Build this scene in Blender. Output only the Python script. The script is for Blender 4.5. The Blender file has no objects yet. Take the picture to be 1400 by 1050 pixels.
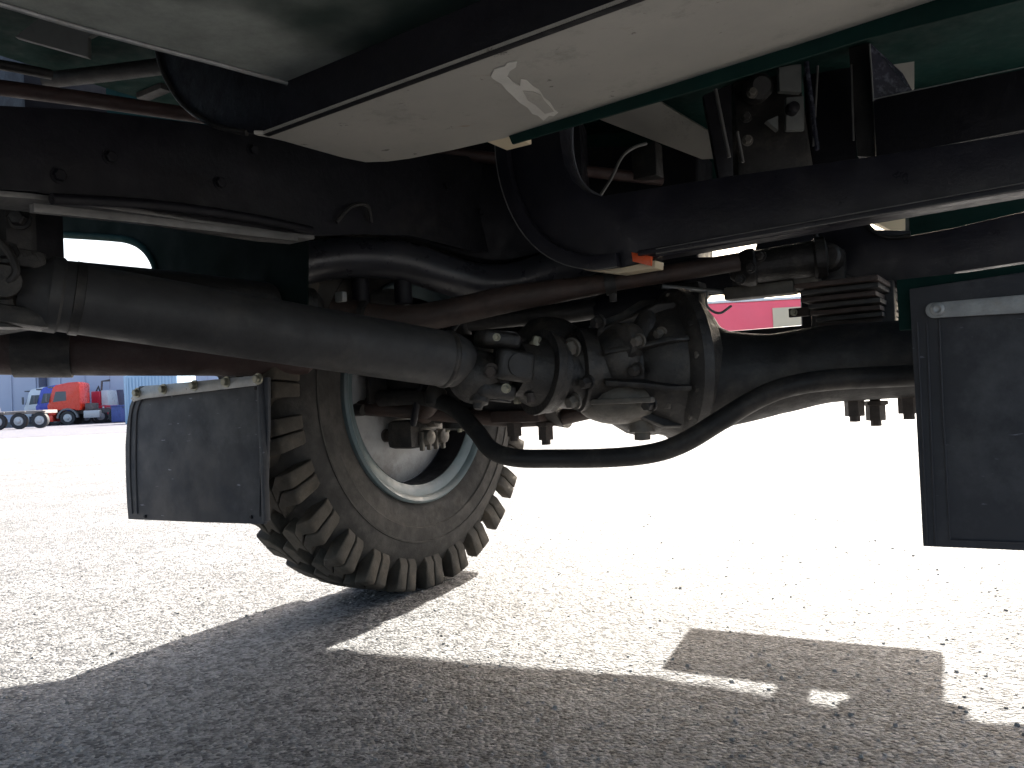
import bpy, bmesh, math, random
from mathutils import Vector, Matrix
R = math.radians
random.seed(7)
S = bpy.context.scene
COL = S.collection

# ------------------------------------------------------------------ camera
F = 1100.0            # focal length in photograph pixels (1400 wide)
ROLL, PITCH, H = R(2.7), R(0.94), 0.5
cam_d = bpy.data.cameras.new('camera'); cam = bpy.data.objects.new('camera', cam_d)
COL.objects.link(cam); S.camera = cam
cam_d.sensor_width = 36; cam_d.lens = 36 * F / 1400
cam_d.clip_start = 0.02; cam_d.clip_end = 3000
CM = Matrix.Translation((0, 0, H)) @ Matrix.Rotation(R(90) + PITCH, 4, 'X') @ Matrix.Rotation(-ROLL, 4, 'Z')
cam.matrix_world = CM

# ------------------------------------------------------------------ light
SUN_AZ, SUN_EL = R(24.5), R(37)       # azimuth to the right of the view, elevation
w = bpy.data.worlds.new('World'); S.world = w; w.use_nodes = True
nt = w.node_tree; bg = nt.nodes['Background']
sky = nt.nodes.new('ShaderNodeTexSky'); sky.sky_type = 'NISHITA'; sky.sun_disc = False
sky.sun_elevation = SUN_EL; sky.sun_rotation = SUN_AZ
sky.air_density = 1.0; sky.dust_density = 5.0; sky.ozone_density = .6
nt.links.new(sky.outputs[0], bg.inputs[0]); bg.inputs[1].default_value = 0.09
sd = bpy.data.lights.new('sun', 'SUN'); sd.energy = 5.0; sd.angle = R(0.6); sd.color = (1, .95, .86)
so = bpy.data.objects.new('sun', sd); COL.objects.link(so)
sdir = Vector((math.sin(SUN_AZ) * math.cos(SUN_EL), math.cos(SUN_AZ) * math.cos(SUN_EL), math.sin(SUN_EL)))
so.rotation_euler = sdir.to_track_quat('Z', 'Y').to_euler(); so.location = sdir * 50
S.view_settings.view_transform = 'Standard'; S.view_settings.look = 'None'
S.view_settings.exposure = 2.2; S.view_settings.gamma = 1; S.view_settings.use_curve_mapping = False
S.render.engine = 'CYCLES'
S.cycles.max_bounces = 8; S.cycles.diffuse_bounces = 5; S.cycles.glossy_bounces = 3
S.cycles.use_denoising = True

# ------------------------------------------------------------------ geometry helpers
def ray(px, py):
    d = CM.to_3x3() @ Vector(((px - 700) / F, -(py - 525) / F, -1))
    return d
def W(px, py, D):
    d = ray(px, py); return Vector((0, 0, H)) + d * (D / d.y)
def G(px, py, z=0.0):
    d = ray(px, py); return Vector((0, 0, H)) + d * ((z - H) / d.z)
def onplane(px, py, P0, n):
    d = ray(px, py); o = Vector((0, 0, H)); return o + d * ((P0 - o).dot(n) / d.dot(n))
TA = R(-33)
TX = Vector((math.cos(TA), math.sin(TA), 0)); TY = Vector((-math.sin(TA), math.cos(TA), 0)); TZ = Vector((0, 0, 1))
SH = Vector((math.sin(SUN_AZ), math.cos(SUN_AZ), 0)) / math.tan(SUN_EL)   # metres of offset per metre of height

WM = {}                       # world matrices of everything built
def finish(o, M, parent):
    COL.objects.link(o)
    if parent is not None:
        o.parent = parent
        o.matrix_parent_inverse = WM[parent.name].inverted()
    o.matrix_basis = M
    WM[o.name] = M.copy()
    return o
def tag(o, label=None, cat=None, group=None, kind=None):
    if label: o['label'] = label
    if cat: o['category'] = cat
    if group: o['group'] = group
    if kind: o['kind'] = kind
    return o
def empty(name, loc, rz=0.0, label=None, cat=None, group=None, parent=None):
    o = bpy.data.objects.new(name, None); o.empty_display_size = .1
    finish(o, Matrix.Translation(Vector(loc)) @ Matrix.Rotation(rz, 4, 'Z'), parent)
    return tag(o, label, cat, group)
def mesh(name, verts, faces, mat, parent=None, M=None, smooth=False, bevel=0, seg=2, recenter=True):
    """verts in the frame M (world when None)."""
    M = M or Matrix()
    vs = [Vector(v) for v in verts]
    if recenter:
        c = Vector([(min(v[i] for v in vs) + max(v[i] for v in vs)) / 2 for i in range(3)])
    else:
        c = Vector((0, 0, 0))
    me = bpy.data.meshes.new(name)
    me.from_pydata([v - c for v in vs], [], faces)
    bm = bmesh.new(); bm.from_mesh(me)
    bmesh.ops.recalc_face_normals(bm, faces=bm.faces)
    if bevel > 0:
        es = [e for e in bm.edges if len(e.link_faces) == 2 and e.calc_face_angle(0) > R(35)]
        bmesh.ops.bevel(bm, geom=es, offset=bevel, segments=seg, affect='EDGES', profile=.6, clamp_overlap=True)
    if smooth or bevel > 0:
        for f in bm.faces: f.smooth = True
        for e in bm.edges:
            if len(e.link_faces) == 2 and e.calc_face_angle(0) > R(38): e.smooth = False
    bm.to_mesh(me); bm.free()
    me.materials.append(mat)
    o = bpy.data.objects.new(name, me)
    return finish(o, M @ Matrix.Translation(c), parent)
def copyobj(src, M, parent):
    c = src.copy(); c.name = src.name.split('.')[0]; c.data = src.data
    return finish(c, M, parent)

def frame(a, up=(0, 0, 1)):
    a = Vector(a).normalized(); u = Vector(up)
    if abs(a.dot(u)) > .98: u = Vector((1, 0, 0))
    b = u.cross(a).normalized(); c = a.cross(b)
    return a, b, c
def box_vf(c, ax, ay, az, sx, sy, sz):
    vs = [c + ax * (i * sx / 2) + ay * (j * sy / 2) + az * (k * sz / 2) for i in (-1, 1) for j in (-1, 1) for k in (-1, 1)]
    fs = [(0, 1, 3, 2), (4, 6, 7, 5), (0, 4, 5, 1), (2, 3, 7, 6), (0, 2, 6, 4), (1, 5, 7, 3)]
    return vs, fs
def box(name, c, size, mat, parent=None, axes=None, bevel=.004, M=None):
    ax = axes or (Vector((1, 0, 0)), Vector((0, 1, 0)), Vector((0, 0, 1)))
    v, f = box_vf(Vector(c), *ax, *size)
    return mesh(name, v, f, mat, parent, M, bevel=bevel)
TAX = (TX, TY, TZ)
def prism_vf(pts, ext):
    n = len(pts); vs = list(pts) + [p + ext for p in pts]
    fs = [tuple(range(n)), tuple(range(2 * n - 1, n - 1, -1))] + [(i, (i + 1) % n, n + (i + 1) % n, n + i) for i in range(n)]
    return vs, fs
def prism(name, pts, ext, mat, parent=None, bevel=.003, M=None):
    v, f = prism_vf([Vector(p) for p in pts], Vector(ext))
    return mesh(name, v, f, mat, parent, M, bevel=bevel)
def join_vf(parts):
    V, Fa = [], []
    for v, f in parts:
        k = len(V); V += list(v); Fa += [tuple(i + k for i in q) for q in f]
    return V, Fa
def catmull(P, n=6, closed=False):
    P = [Vector(p) for p in P]; out = []
    N = len(P); rng = range(N if closed else N - 1)
    for i in rng:
        p0 = P[(i - 1) % N] if (closed or i > 0) else P[0] * 2 - P[1]
        p1 = P[i]; p2 = P[(i + 1) % N]
        p3 = P[(i + 2) % N] if (closed or i < N - 2) else P[-1] * 2 - P[-2]
        for k in range(n):
            t = k / n
            out.append(.5 * ((2 * p1) + (p2 - p0) * t + (2 * p0 - 5 * p1 + 4 * p2 - p3) * t * t + (3 * p1 - p0 - 3 * p2 + p3) * t ** 3))
    if not closed: out.append(P[-1])
    return out
def tube_vf(P, r, seg=20, caps=True):
    P = [Vector(p) for p in P]; n = len(P)
    rs = r if isinstance(r, (list, tuple)) else [r] * n
    vs, fs = [], []
    up = Vector((0, 0, 1)); prev = None
    for i in range(n):
        a = (P[min(i + 1, n - 1)] - P[max(i - 1, 0)]).normalized()
        if prev is None:
            _, b, c = frame(a)
        else:
            b = (prev - a * prev.dot(a)).normalized(); c = a.cross(b)
        prev = b
        for k in range(seg):
            t = 2 * math.pi * k / seg
            vs.append(P[i] + (b * math.cos(t) + c * math.sin(t)) * rs[i])
    for i in range(n - 1):
        for k in range(seg):
            fs.append((i * seg + k, i * seg + (k + 1) % seg, (i + 1) * seg + (k + 1) % seg, (i + 1) * seg + k))
    if caps:
        fs.append(tuple(range(seg - 1, -1, -1))); fs.append(tuple((n - 1) * seg + k for k in range(seg)))
    return vs, fs
def tube(name, P, r, mat, parent=None, seg=20, smooth_n=0, M=None):
    if smooth_n:
        if isinstance(r, (list, tuple)):
            Q = catmull([Vector((p[0], p[1], p[2])) for p in P], smooth_n); rr = []
            m = len(P)
            for i in range(len(Q)):
                t = i / smooth_n; k = min(int(t), m - 2); rr.append(r[k] + (r[k + 1] - r[k]) * (t - k))
            P, r = Q, rr
        else: P = catmull(P, smooth_n)
    v, f = tube_vf(P, r, seg)
    return mesh(name, v, f, mat, parent, M, smooth=True)
def lathe_vf(o, a, prof, seg=40, start=0):
    """prof: (s along axis, radius)."""
    o = Vector(o); a, b, c = frame(a); vs, fs = [], []
    n = len(prof)
    for (s, r) in prof:
        for k in range(seg):
            t = 2 * math.pi * k / seg + start
            vs.append(o + a * s + (b * math.cos(t) + c * math.sin(t)) * max(r, 1e-5))
    for i in range(n - 1):
        for k in range(seg):
            fs.append((i * seg + k, i * seg + (k + 1) % seg, (i + 1) * seg + (k + 1) % seg, (i + 1) * seg + k))
    if prof[0] != prof[-1]:
        fs.append(tuple(range(seg - 1, -1, -1))); fs.append(tuple((n - 1) * seg + k for k in range(seg)))
    return vs, fs
def lathe(name, o, a, prof, mat, parent=None, seg=40, M=None):
    v, f = lathe_vf(o, a, prof, seg)
    return mesh(name, v, f, mat, parent, M, smooth=True)
def bolt(name, p, a, r, h, mat, parent, M=None):
    """hex head with a washer, standing on p along a."""
    v1, f1 = lathe_vf(p, a, [(-.002, r * 1.35), (h * .18, r * 1.35)], 16)
    v2, f2 = lathe_vf(p, a, [(h * .18, r), (h * .85, r), (h, r * .8)], 6)
    v, f = join_vf([(v1, f1), (v2, f2)])
    return mesh(name, v, f, mat, parent, M, bevel=0)

# ------------------------------------------------------------------ materials
def newmat(name):
    m = bpy.data.materials.new(name); m.use_nodes = True
    n = m.node_tree; return m, n, n.nodes['Principled BSDF']
def pbr(name, base, rough=.5, metal=0., var=.35, scale=14, bump=.25, dirt=None, dirt_amt=.4, dirt_scale=5, spec=.5, coat=0, scratch=None, rvar=.15, bdist=.004):
    m, n, b = newmat(name); N = n.nodes; L = n.links
    tc = N.new('ShaderNodeTexCoord'); oi = N.new('ShaderNodeObjectInfo')
    mp = N.new('ShaderNodeVectorMath'); mp.operation = 'ADD'
    ml = N.new('ShaderNodeVectorMath'); ml.operation = 'SCALE'; ml.inputs['Scale'].default_value = 7.0
    cx = N.new('ShaderNodeCombineXYZ')
    for i in range(3): L.new(oi.outputs['Random'], cx.inputs[i])
    L.new(cx.outputs[0], ml.inputs[0]); L.new(tc.outputs['Object'], mp.inputs[0]); L.new(ml.outputs[0], mp.inputs[1])
    vec = mp.outputs[0]
    def noise(sc, det=6, rg=.6):
        q = N.new('ShaderNodeTexNoise'); q.inputs['Scale'].default_value = sc
        q.inputs['Detail'].default_value = det; q.inputs['Roughness'].default_value = rg
        L.new(vec, q.inputs['Vector']); return q.outputs['Fac']
    n1 = noise(scale)
    rr = N.new('ShaderNodeMapRange'); rr.inputs[1].default_value = .25; rr.inputs[2].default_value = .75
    rr.inputs[3].default_value = 1 - var; rr.inputs[4].default_value = 1 + var
    L.new(n1, rr.inputs[0])
    mul = N.new('ShaderNodeVectorMath'); mul.operation = 'SCALE'; mul.inputs[0].default_value = base
    L.new(rr.outputs[0], mul.inputs['Scale'])
    colr = mul.outputs[0]
    if dirt:
        n2 = noise(dirt_scale, 8, .7)
        cr = N.new('ShaderNodeMapRange'); cr.inputs[1].default_value = .5 ; cr.inputs[2].default_value = .72
        cr.inputs[3].default_value = 0; cr.inputs[4].default_value = dirt_amt
        L.new(n2, cr.inputs[0])
        mx = N.new('ShaderNodeMix'); mx.data_type = 'RGBA'
        L.new(cr.outputs[0], mx.inputs[0]); L.new(colr, mx.inputs[6]); mx.inputs[7].default_value = (*dirt, 1)
        colr = mx.outputs[2]
    if scratch:
        st = N.new('ShaderNodeMapping'); st.inputs['Scale'].default_value = scratch[1]; st.inputs['Rotation'].default_value = scratch[2]
        L.new(vec, st.inputs['Vector'])
        q = N.new('ShaderNodeTexNoise'); q.inputs['Scale'].default_value = 1; q.inputs['Detail'].default_value = 4
        L.new(st.outputs[0], q.inputs['Vector'])
        cr = N.new('ShaderNodeMapRange'); cr.inputs[1].default_value = scratch[3]; cr.inputs[2].default_value = scratch[3] + .06
        cr.inputs[4].default_value = scratch[4]
        L.new(q.outputs['Fac'], cr.inputs[0])
        mx = N.new('ShaderNodeMix'); mx.data_type = 'RGBA'
        L.new(cr.outputs[0], mx.inputs[0]); L.new(colr, mx.inputs[6]); mx.inputs[7].default_value = (*scratch[0], 1)
        colr = mx.outputs[2]
    L.new(colr, b.inputs['Base Color'])
    rm = N.new('ShaderNodeMapRange'); rm.inputs[1].default_value = .3; rm.inputs[2].default_value = .7
    rm.inputs[3].default_value = max(rough - rvar, .03); rm.inputs[4].default_value = min(rough + rvar, 1)
    L.new(noise(scale * 2.3), rm.inputs[0]); L.new(rm.outputs[0], b.inputs['Roughness'])
    b.inputs['Metallic'].default_value = metal; b.inputs['Specular IOR Level'].default_value = spec
    b.inputs['Coat Weight'].default_value = coat
    if bump:
        bp = N.new('ShaderNodeBump'); bp.inputs['Strength'].default_value = bump; bp.inputs['Distance'].default_value = bdist
        L.new(noise(scale * 6, 8, .65), bp.inputs['Height']); L.new(bp.outputs[0], b.inputs['Normal'])
    return m
DUST = (.16, .135, .11)
M_black = pbr('black_chassis_paint', (.0075, .0073, .0105), .5, var=.3, dirt=DUST, dirt_amt=.03, spec=.22)
M_arch = pbr('black_green_inner_panel', (.004, .008, .007), .85, var=.3, scale=6, spec=.05)
M_arm = pbr('black_arm_paint', (.013, .0125, .018), .42, var=.35, scale=8, dirt=DUST, dirt_amt=.08, dirt_scale=7, spec=.35)
M_blackd = pbr('dusty_black_steel', (.014, .013, .013), .55, var=.4, dirt=DUST, dirt_amt=.25, dirt_scale=9, bump=.4)
M_pipe = pbr('satin_black_pipe', (.017, .016, .016), .55, spec=.3, var=.3, bump=.3, dirt=DUST, dirt_amt=.3, dirt_scale=9)
M_exh = pbr('exhaust_black', (.026, .026, .032), .34, var=.25, bump=.12, dirt=DUST, dirt_amt=.15)
M_shaft = pbr('dusty_shaft', (.032, .031, .032), .6, var=.25, bump=.2, dirt=DUST, dirt_amt=.3)
M_cast = pbr('oily_cast_iron', (.018, .016, .015), .45, var=.5, scale=22, bump=.6, dirt=(.13, .11, .09), dirt_amt=.5, dirt_scale=12)
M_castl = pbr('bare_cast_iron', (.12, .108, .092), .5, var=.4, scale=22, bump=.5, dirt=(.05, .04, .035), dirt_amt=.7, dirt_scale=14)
M_rust = pbr('rusty_brown_steel', (.038, .024, .020), .6, var=.4, bump=.5, dirt=(.09, .045, .03), dirt_amt=.4, dirt_scale=11)
M_redp = pbr('worn_red_primer', (.036, .018, .016), .6, var=.4, bump=.4, dirt=(.05, .04, .04), dirt_amt=.7, dirt_scale=8)
M_green = pbr('dark_green_paint', (.003, .020, .017), .75, spec=.12, var=.25, bump=.1, dirt=(.03, .04, .03), dirt_amt=.15)
M_greent0 = pbr('dusty_green_panel', (.10, .14, .125), .6, var=.2, bump=.15, scale=5, dirt=(.24, .25, .22), dirt_amt=.6, dirt_scale=3)
M_galv = pbr('galvanised_strip', (.28, .285, .285), .42, .5, var=.25, scale=30, bump=.3, dirt=(.25, .2, .15), dirt_amt=.4, dirt_scale=18)
M_steelL = pbr('bare_steel_flange', (.16, .155, .15), .45, .4, var=.3, scale=20, bump=.2)
M_gloss = pbr('glossy_black_sheet', (.03, .03, .045), .18, var=.3, scale=40, bump=.3, dirt=(.25, .26, .32), dirt_amt=.5, dirt_scale=45, rvar=.1)
M_beige = pbr('beige_plate', (.30, .29, .26), .6, var=.15, bump=.1)
M_greyp = pbr('grey_painted_steel', (.12, .125, .12), .6, var=.2, bump=.15)
M_orange = pbr('orange_reflector', (.75, .11, .03), .3, var=.1, bump=0)
M_rim = pbr('light_blue_grey_rim', (.12, .16, .17), .45, var=.15, bump=.12, dirt=(.2, .18, .15), dirt_amt=.35, dirt_scale=12)
M_disc = pbr('pale_grey_wheel_disc', (.36, .36, .36), .55, var=.2, bump=.2, dirt=(.13, .10, .08), dirt_amt=.7, dirt_scale=9)
M_bolt = pbr('zinc_bolt', (.30, .285, .22), .4, .5, var=.25, scale=60, bump=.2)
M_boltd = pbr('dark_bolt', (.06, .048, .042), .5, .3, var=.4, scale=60, bump=.4)
M_tyre = pbr('dusty_tyre_rubber', (.048, .044, .040), .78, var=.25, scale=16, bump=.35, dirt=(.13, .115, .10), dirt_amt=.5, dirt_scale=8, spec=.3)
M_lug = pbr('worn_tread_rubber', (.066, .058, .048), .82, var=.3, scale=20, bump=.4, dirt=(.16, .13, .098), dirt_amt=.6, dirt_scale=11, spec=.3)
M_flap = pbr('scuffed_black_rubber_flap', (.034, .035, .041), .6, var=.2, scale=7, bump=.12, dirt=(.11, .11, .115), dirt_amt=.6, dirt_scale=5,
             scratch=((.30, .31, .36), (24, 24, 110), (.3, .5, .2), .70, .5), spec=.4)
M_lamp = pbr('brown_rubber_hose', (.05, .035, .03), .6, var=.2)

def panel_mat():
    m, n, b = newmat('green_panel_with_painted_falloff'); N = n.nodes; L = n.links
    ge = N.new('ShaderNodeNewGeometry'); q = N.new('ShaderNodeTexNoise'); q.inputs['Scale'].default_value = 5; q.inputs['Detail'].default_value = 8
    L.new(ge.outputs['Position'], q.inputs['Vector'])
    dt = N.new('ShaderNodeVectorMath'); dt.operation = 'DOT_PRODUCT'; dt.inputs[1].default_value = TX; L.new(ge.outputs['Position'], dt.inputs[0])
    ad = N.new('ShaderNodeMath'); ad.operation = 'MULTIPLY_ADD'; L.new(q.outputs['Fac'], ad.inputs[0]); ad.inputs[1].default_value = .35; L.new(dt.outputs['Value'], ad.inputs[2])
    mr = N.new('ShaderNodeMapRange'); mr.inputs[1].default_value = -.66; mr.inputs[2].default_value = -.50; mr.inputs[3].default_value = 1; mr.inputs[4].default_value = 0  # pale left end paints the light's fall-off along the panel
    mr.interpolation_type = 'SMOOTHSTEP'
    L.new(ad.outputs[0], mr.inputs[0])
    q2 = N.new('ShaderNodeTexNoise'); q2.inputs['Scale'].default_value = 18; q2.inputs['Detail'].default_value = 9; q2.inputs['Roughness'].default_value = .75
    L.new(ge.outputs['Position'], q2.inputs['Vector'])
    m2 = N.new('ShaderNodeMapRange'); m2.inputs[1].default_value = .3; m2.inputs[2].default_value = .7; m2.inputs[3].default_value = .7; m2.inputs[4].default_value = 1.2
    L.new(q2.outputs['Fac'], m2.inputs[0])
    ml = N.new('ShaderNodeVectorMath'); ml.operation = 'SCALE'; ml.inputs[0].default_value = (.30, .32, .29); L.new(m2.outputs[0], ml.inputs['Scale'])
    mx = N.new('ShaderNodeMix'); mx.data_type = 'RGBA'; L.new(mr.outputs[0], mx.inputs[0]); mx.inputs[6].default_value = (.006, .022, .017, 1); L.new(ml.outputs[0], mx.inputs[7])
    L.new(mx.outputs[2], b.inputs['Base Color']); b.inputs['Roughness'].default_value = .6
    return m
def beam_mat():
    m, n, b = newmat('pale_grey_primer'); N = n.nodes; L = n.links
    tc = N.new('ShaderNodeTexCoord'); v = tc.outputs['Object']
    def noise(sc, det=6, rg=.6, vec=v):
        q = N.new('ShaderNodeTexNoise'); q.inputs['Scale'].default_value = sc; q.inputs['Detail'].default_value = det
        q.inputs['Roughness'].default_value = rg; L.new(vec, q.inputs['Vector']); return q.outputs['Fac']
    def rng(src, a, c, lo, hi):
        q = N.new('ShaderNodeMapRange'); q.inputs[1].default_value = a; q.inputs[2].default_value = c
        q.inputs[3].default_value = lo; q.inputs[4].default_value = hi; L.new(src, q.inputs[0]); return q.outputs[0]
    def mix(fac, a, c):
        q = N.new('ShaderNodeMix'); q.data_type = 'RGBA'; L.new(fac, q.inputs[0])
        if isinstance(a, tuple): q.inputs[6].default_value = (*a, 1)
        else: L.new(a, q.inputs[6])
        q.inputs[7].default_value = (*c, 1); return q.outputs[2]
    c = mix(rng(noise(4), .35, .7, 0, .8), (.34, .325, .29), (.46, .435, .385))
    c = mix(rng(noise(9, 9, .8), .54, .66, 0, .55), c, (.20, .19, .16))
    c = mix(rng(noise(26, 5, .7), .64, .70, 0, .85), c, (.07, .06, .05))
    mp = N.new('ShaderNodeMapping'); mp.inputs['Scale'].default_value = (5, 22, 5); mp.inputs['Rotation'].default_value = (0, 0, R(33)); L.new(v, mp.inputs[0])
    c = mix(rng(noise(1, 5, .7, mp.outputs[0]), .66, .72, 0, .6), c, (.26, .15, .07))
    L.new(c, b.inputs['Base Color']); b.inputs['Roughness'].default_value = .55
    bp = N.new('ShaderNodeBump'); bp.inputs['Strength'].default_value = .3; bp.inputs['Distance'].default_value = .003
    L.new(noise(30, 8, .7), bp.inputs['Height']); L.new(bp.outputs[0], b.inputs['Normal'])
    return m
M_beam = beam_mat()
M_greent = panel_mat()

def asphalt(name, lo, hi, rough, big=1.0, spec=.5, bump=1.0):
    m, n, b = newmat(name); N = n.nodes; L = n.links
    tc = N.new('ShaderNodeTexCoord'); v = tc.outputs['Object']
    def noise(sc, det=5, rg=.6):
        q = N.new('ShaderNodeTexNoise'); q.inputs['Scale'].default_value = sc; q.inputs['Detail'].default_value = det
        q.inputs['Roughness'].default_value = rg; L.new(v, q.inputs['Vector']); return q.outputs['Fac']
    def vor(sc, feat='F1'):
        q = N.new('ShaderNodeTexVoronoi'); q.inputs['Scale'].default_value = sc; q.feature = feat; L.new(v, q.inputs['Vector']); return q
    vo = vor(150 * big); v2 = vor(58 * big)
    bw0 = N.new('ShaderNodeRGBToBW'); L.new(vo.outputs['Color'], bw0.inputs[0])
    bw1 = N.new('ShaderNodeRGBToBW'); L.new(v2.outputs['Color'], bw1.inputs[0])
    bw = N.new('ShaderNodeMix'); bw.data_type = 'FLOAT'; bw.inputs[0].default_value = .33
    L.new(bw0.outputs[0], bw.inputs[2]); L.new(bw1.outputs[0], bw.inputs[3])
    r1 = N.new('ShaderNodeMapRange'); r1.inputs[1].default_value = .25; r1.inputs[2].default_value = .75; L.new(bw.outputs[0], r1.inputs[0])
    mx = N.new('ShaderNodeMix'); mx.data_type = 'RGBA'; L.new(r1.outputs[0], mx.inputs[0])
    mx.inputs[6].default_value = (*lo, 1); mx.inputs[7].default_value = (*hi, 1)
    # dark pits between the stones
    pit = N.new('ShaderNodeMapRange'); pit.inputs[1].default_value = .56; pit.inputs[2].default_value = .64
    pit.inputs[3].default_value = 1; pit.inputs[4].default_value = .22; L.new(noise(38 * big, 5, .75), pit.inputs[0])
    pa = N.new('ShaderNodeMapRange'); pa.inputs[1].default_value = .3; pa.inputs[2].default_value = .7
    pa.inputs[3].default_value = .78; pa.inputs[4].default_value = 1.2; L.new(noise(2.2, 5, .6), pa.inputs[0])
    mm = N.new('ShaderNodeMath'); mm.operation = 'MULTIPLY'; L.new(pit.outputs[0], mm.inputs[0]); L.new(pa.outputs[0], mm.inputs[1])
    sc = N.new('ShaderNodeVectorMath'); sc.operation = 'SCALE'; L.new(mx.outputs[2], sc.inputs[0]); L.new(mm.outputs[0], sc.inputs['Scale'])
    L.new(sc.outputs[0], b.inputs['Base Color'])
    b.inputs['Roughness'].default_value = rough; b.inputs['Specular IOR Level'].default_value = spec
    # height
    a1 = N.new('ShaderNodeMath'); a1.operation = 'MULTIPLY_ADD'
    L.new(v2.outputs['Distance'], a1.inputs[0]); a1.inputs[1].default_value = -.5; L.new(vo.outputs['Distance'], a1.inputs[2])
    a2 = N.new('ShaderNodeMath'); a2.operation = 'MULTIPLY_ADD'; L.new(noise(90 * big, 6, .7), a2.inputs[0]); a2.inputs[1].default_value = -1.6; L.new(a1.outputs[0], a2.inputs[2])
    bp = N.new('ShaderNodeBump'); bp.inputs['Strength'].default_value = bump; bp.inputs['Distance'].default_value = -.011
    L.new(a2.outputs[0], bp.inputs['Height']); L.new(bp.outputs[0], b.inputs['Normal'])
    return m
M_asph = asphalt('coarse_grey_asphalt', (.054, .055, .060), (.33, .326, .325), .68, spec=.24, bump=.8)
M_shade_asph = asphalt('shade_dark_asphalt', (.10, .10, .12), (.14, .14, .165), .8, .3, spec=.2, bump=.2)  # darker tone carries the building's shade on the ground

# ------------------------------------------------------------------ ground
def sheet(name, pts, z, mat, kind='structure'):
    me = bpy.data.meshes.new(name); me.from_pydata([(p[0], p[1], z) for p in pts], [], [tuple(range(len(pts)))])
    me.materials.append(mat); o = bpy.data.objects.new(name, me); finish(o, Matrix(), None); o['kind'] = kind; return o
sheet('ground', [(-1500, -1500), (1500, -1500), (1500, 1500), (-1500, 1500)], 0, M_asph)
sheet('building_shade_sheet', [(-120, 16.5), (-4, 24), (-4, 130), (-120, 130)], .004, M_shade_asph)  # dark sheet painted in for the building's long shadow

M_grit = pbr('grey_grit', (.30, .29, .275), .8, var=.6, scale=3, bump=0, spec=.15)
rg_ = random.Random(3); V, Fc = [], []
for i in range(2600):
    yy = .75 + 2.6 * rg_.random() ** 1.6; xx = (rg_.random() * 2 - 1) * (yy * .75 + .1)
    r_ = rg_.choice((.0013, .0016, .002, .0028)) * (1 + .6 * rg_.random()); a0_ = rg_.random() * 6.28; k = len(V); hh = r_ * rg_.uniform(.5, 1.1)
    for q in range(5):
        a_ = a0_ + q * 1.2566 + rg_.uniform(-.3, .3); rr = r_ * rg_.uniform(.75, 1.25)
        V.append((xx + math.cos(a_) * rr, yy + math.sin(a_) * rr, 0)); 
    for q in range(5):
        v0 = V[k + q]; V.append((xx + (v0[0] - xx) * .6, yy + (v0[1] - yy) * .6, hh * rg_.uniform(.7, 1.1)))
    for q in range(5): Fc.append((k + q, k + (q + 1) % 5, k + 5 + (q + 1) % 5, k + 5 + q))
    Fc.append(tuple(k + 5 + q for q in range(5)))
me = bpy.data.meshes.new('loose_grit'); me.from_pydata(V, [], Fc); me.materials.append(M_grit)
go = bpy.data.objects.new('loose_grit', me); finish(go, Matrix(), None)
tag(go, 'fine grey grit lying loose on the coarse asphalt', 'grit', kind='stuff')

# ------------------------------------------------------------------ background
M_wall = pbr('blue_grey_cladding', (.47, .51, .62), .6, var=.04, scale=.5, bump=0)
M_wallb = pbr('dark_downpipe', (.06, .07, .12), .5, var=.1, bump=0)
M_tor = pbr('truck_orange_paint', (.70, .05, .025), .3, var=.05, scale=2, bump=0, coat=.3)
M_tbl = pbr('truck_blue_paint', (.05, .08, .48), .3, var=.05, scale=2, bump=0, coat=.3)
M_twh = pbr('truck_white_paint', (.72, .76, .78), .35, var=.05, scale=2, bump=0, coat=.3)
M_tred = pbr('truck_red_paint', (.62, .03, .06), .35, var=.06, scale=2, bump=0, coat=.3)
M_pink = pbr('lorry_red_paint', (.95, .13, .18), .5, var=.06, scale=1, bump=0)
M_glass = pbr('cab_glass', (.10, .13, .15), .08, var=.1, bump=0)
M_plast = pbr('grey_plastic', (.13, .14, .15), .6, var=.1, bump=0)
M_tyf = pbr('tyre_far', (.035, .035, .038), .8, var=.2, bump=0)
M_hub = pbr('silver_hub', (.45, .46, .48), .4, .3, var=.1, bump=0)
M_cont = pbr('light_blue_container_paint', (.36, .52, .66), .5, var=.05, scale=2, bump=0)
M_cream = pbr('cream_panel_paint', (.62, .52, .36), .5, var=.05, scale=2, bump=0)
M_chas = pbr('far_chassis', (.10, .09, .09), .6, var=.4, scale=3, bump=0)

def ground_at(px, D):
    p = W(px, 560, D); return Vector((p.x, p.y, 0))
bl = empty('warehouse_building', ground_at(60, 66), 0, 'long blue grey clad warehouse wall behind the parked trucks at left', 'building')
MW = WM[bl.name]
box('wall', (-14, 6, 4.2), (70, 12, 8.4), M_wall, bl, M=MW, bevel=0)
for i in range(34):
    box('cladding_rib', (-48.6 + i * 2.0, -.06, 4.2), (.16, .10, 8.3), M_wall, bl, M=MW, bevel=0) if i == 0 else None
src = [o for o in bl.children if o.name.startswith('cladding_rib')][0]
for i in range(1, 35):
    copyobj(src, MW @ Matrix.Translation((-48.6 + i * 2.0, -.06, 4.2)), bl)
box('base_plinth', (-14, -.05, .2), (70, .1, .4), M_plast, bl, M=MW, bevel=0)
tube('downpipe', [MW @ Vector((.2, -.35, 0)), MW @ Vector((.2, -.35, 8.2))], .3, M_wallb, bl, seg=12)
box('roof_edge', (-14, -.1, 8.55), (70.4, .5, .3), M_plast, bl, M=MW, bevel=0)

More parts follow.
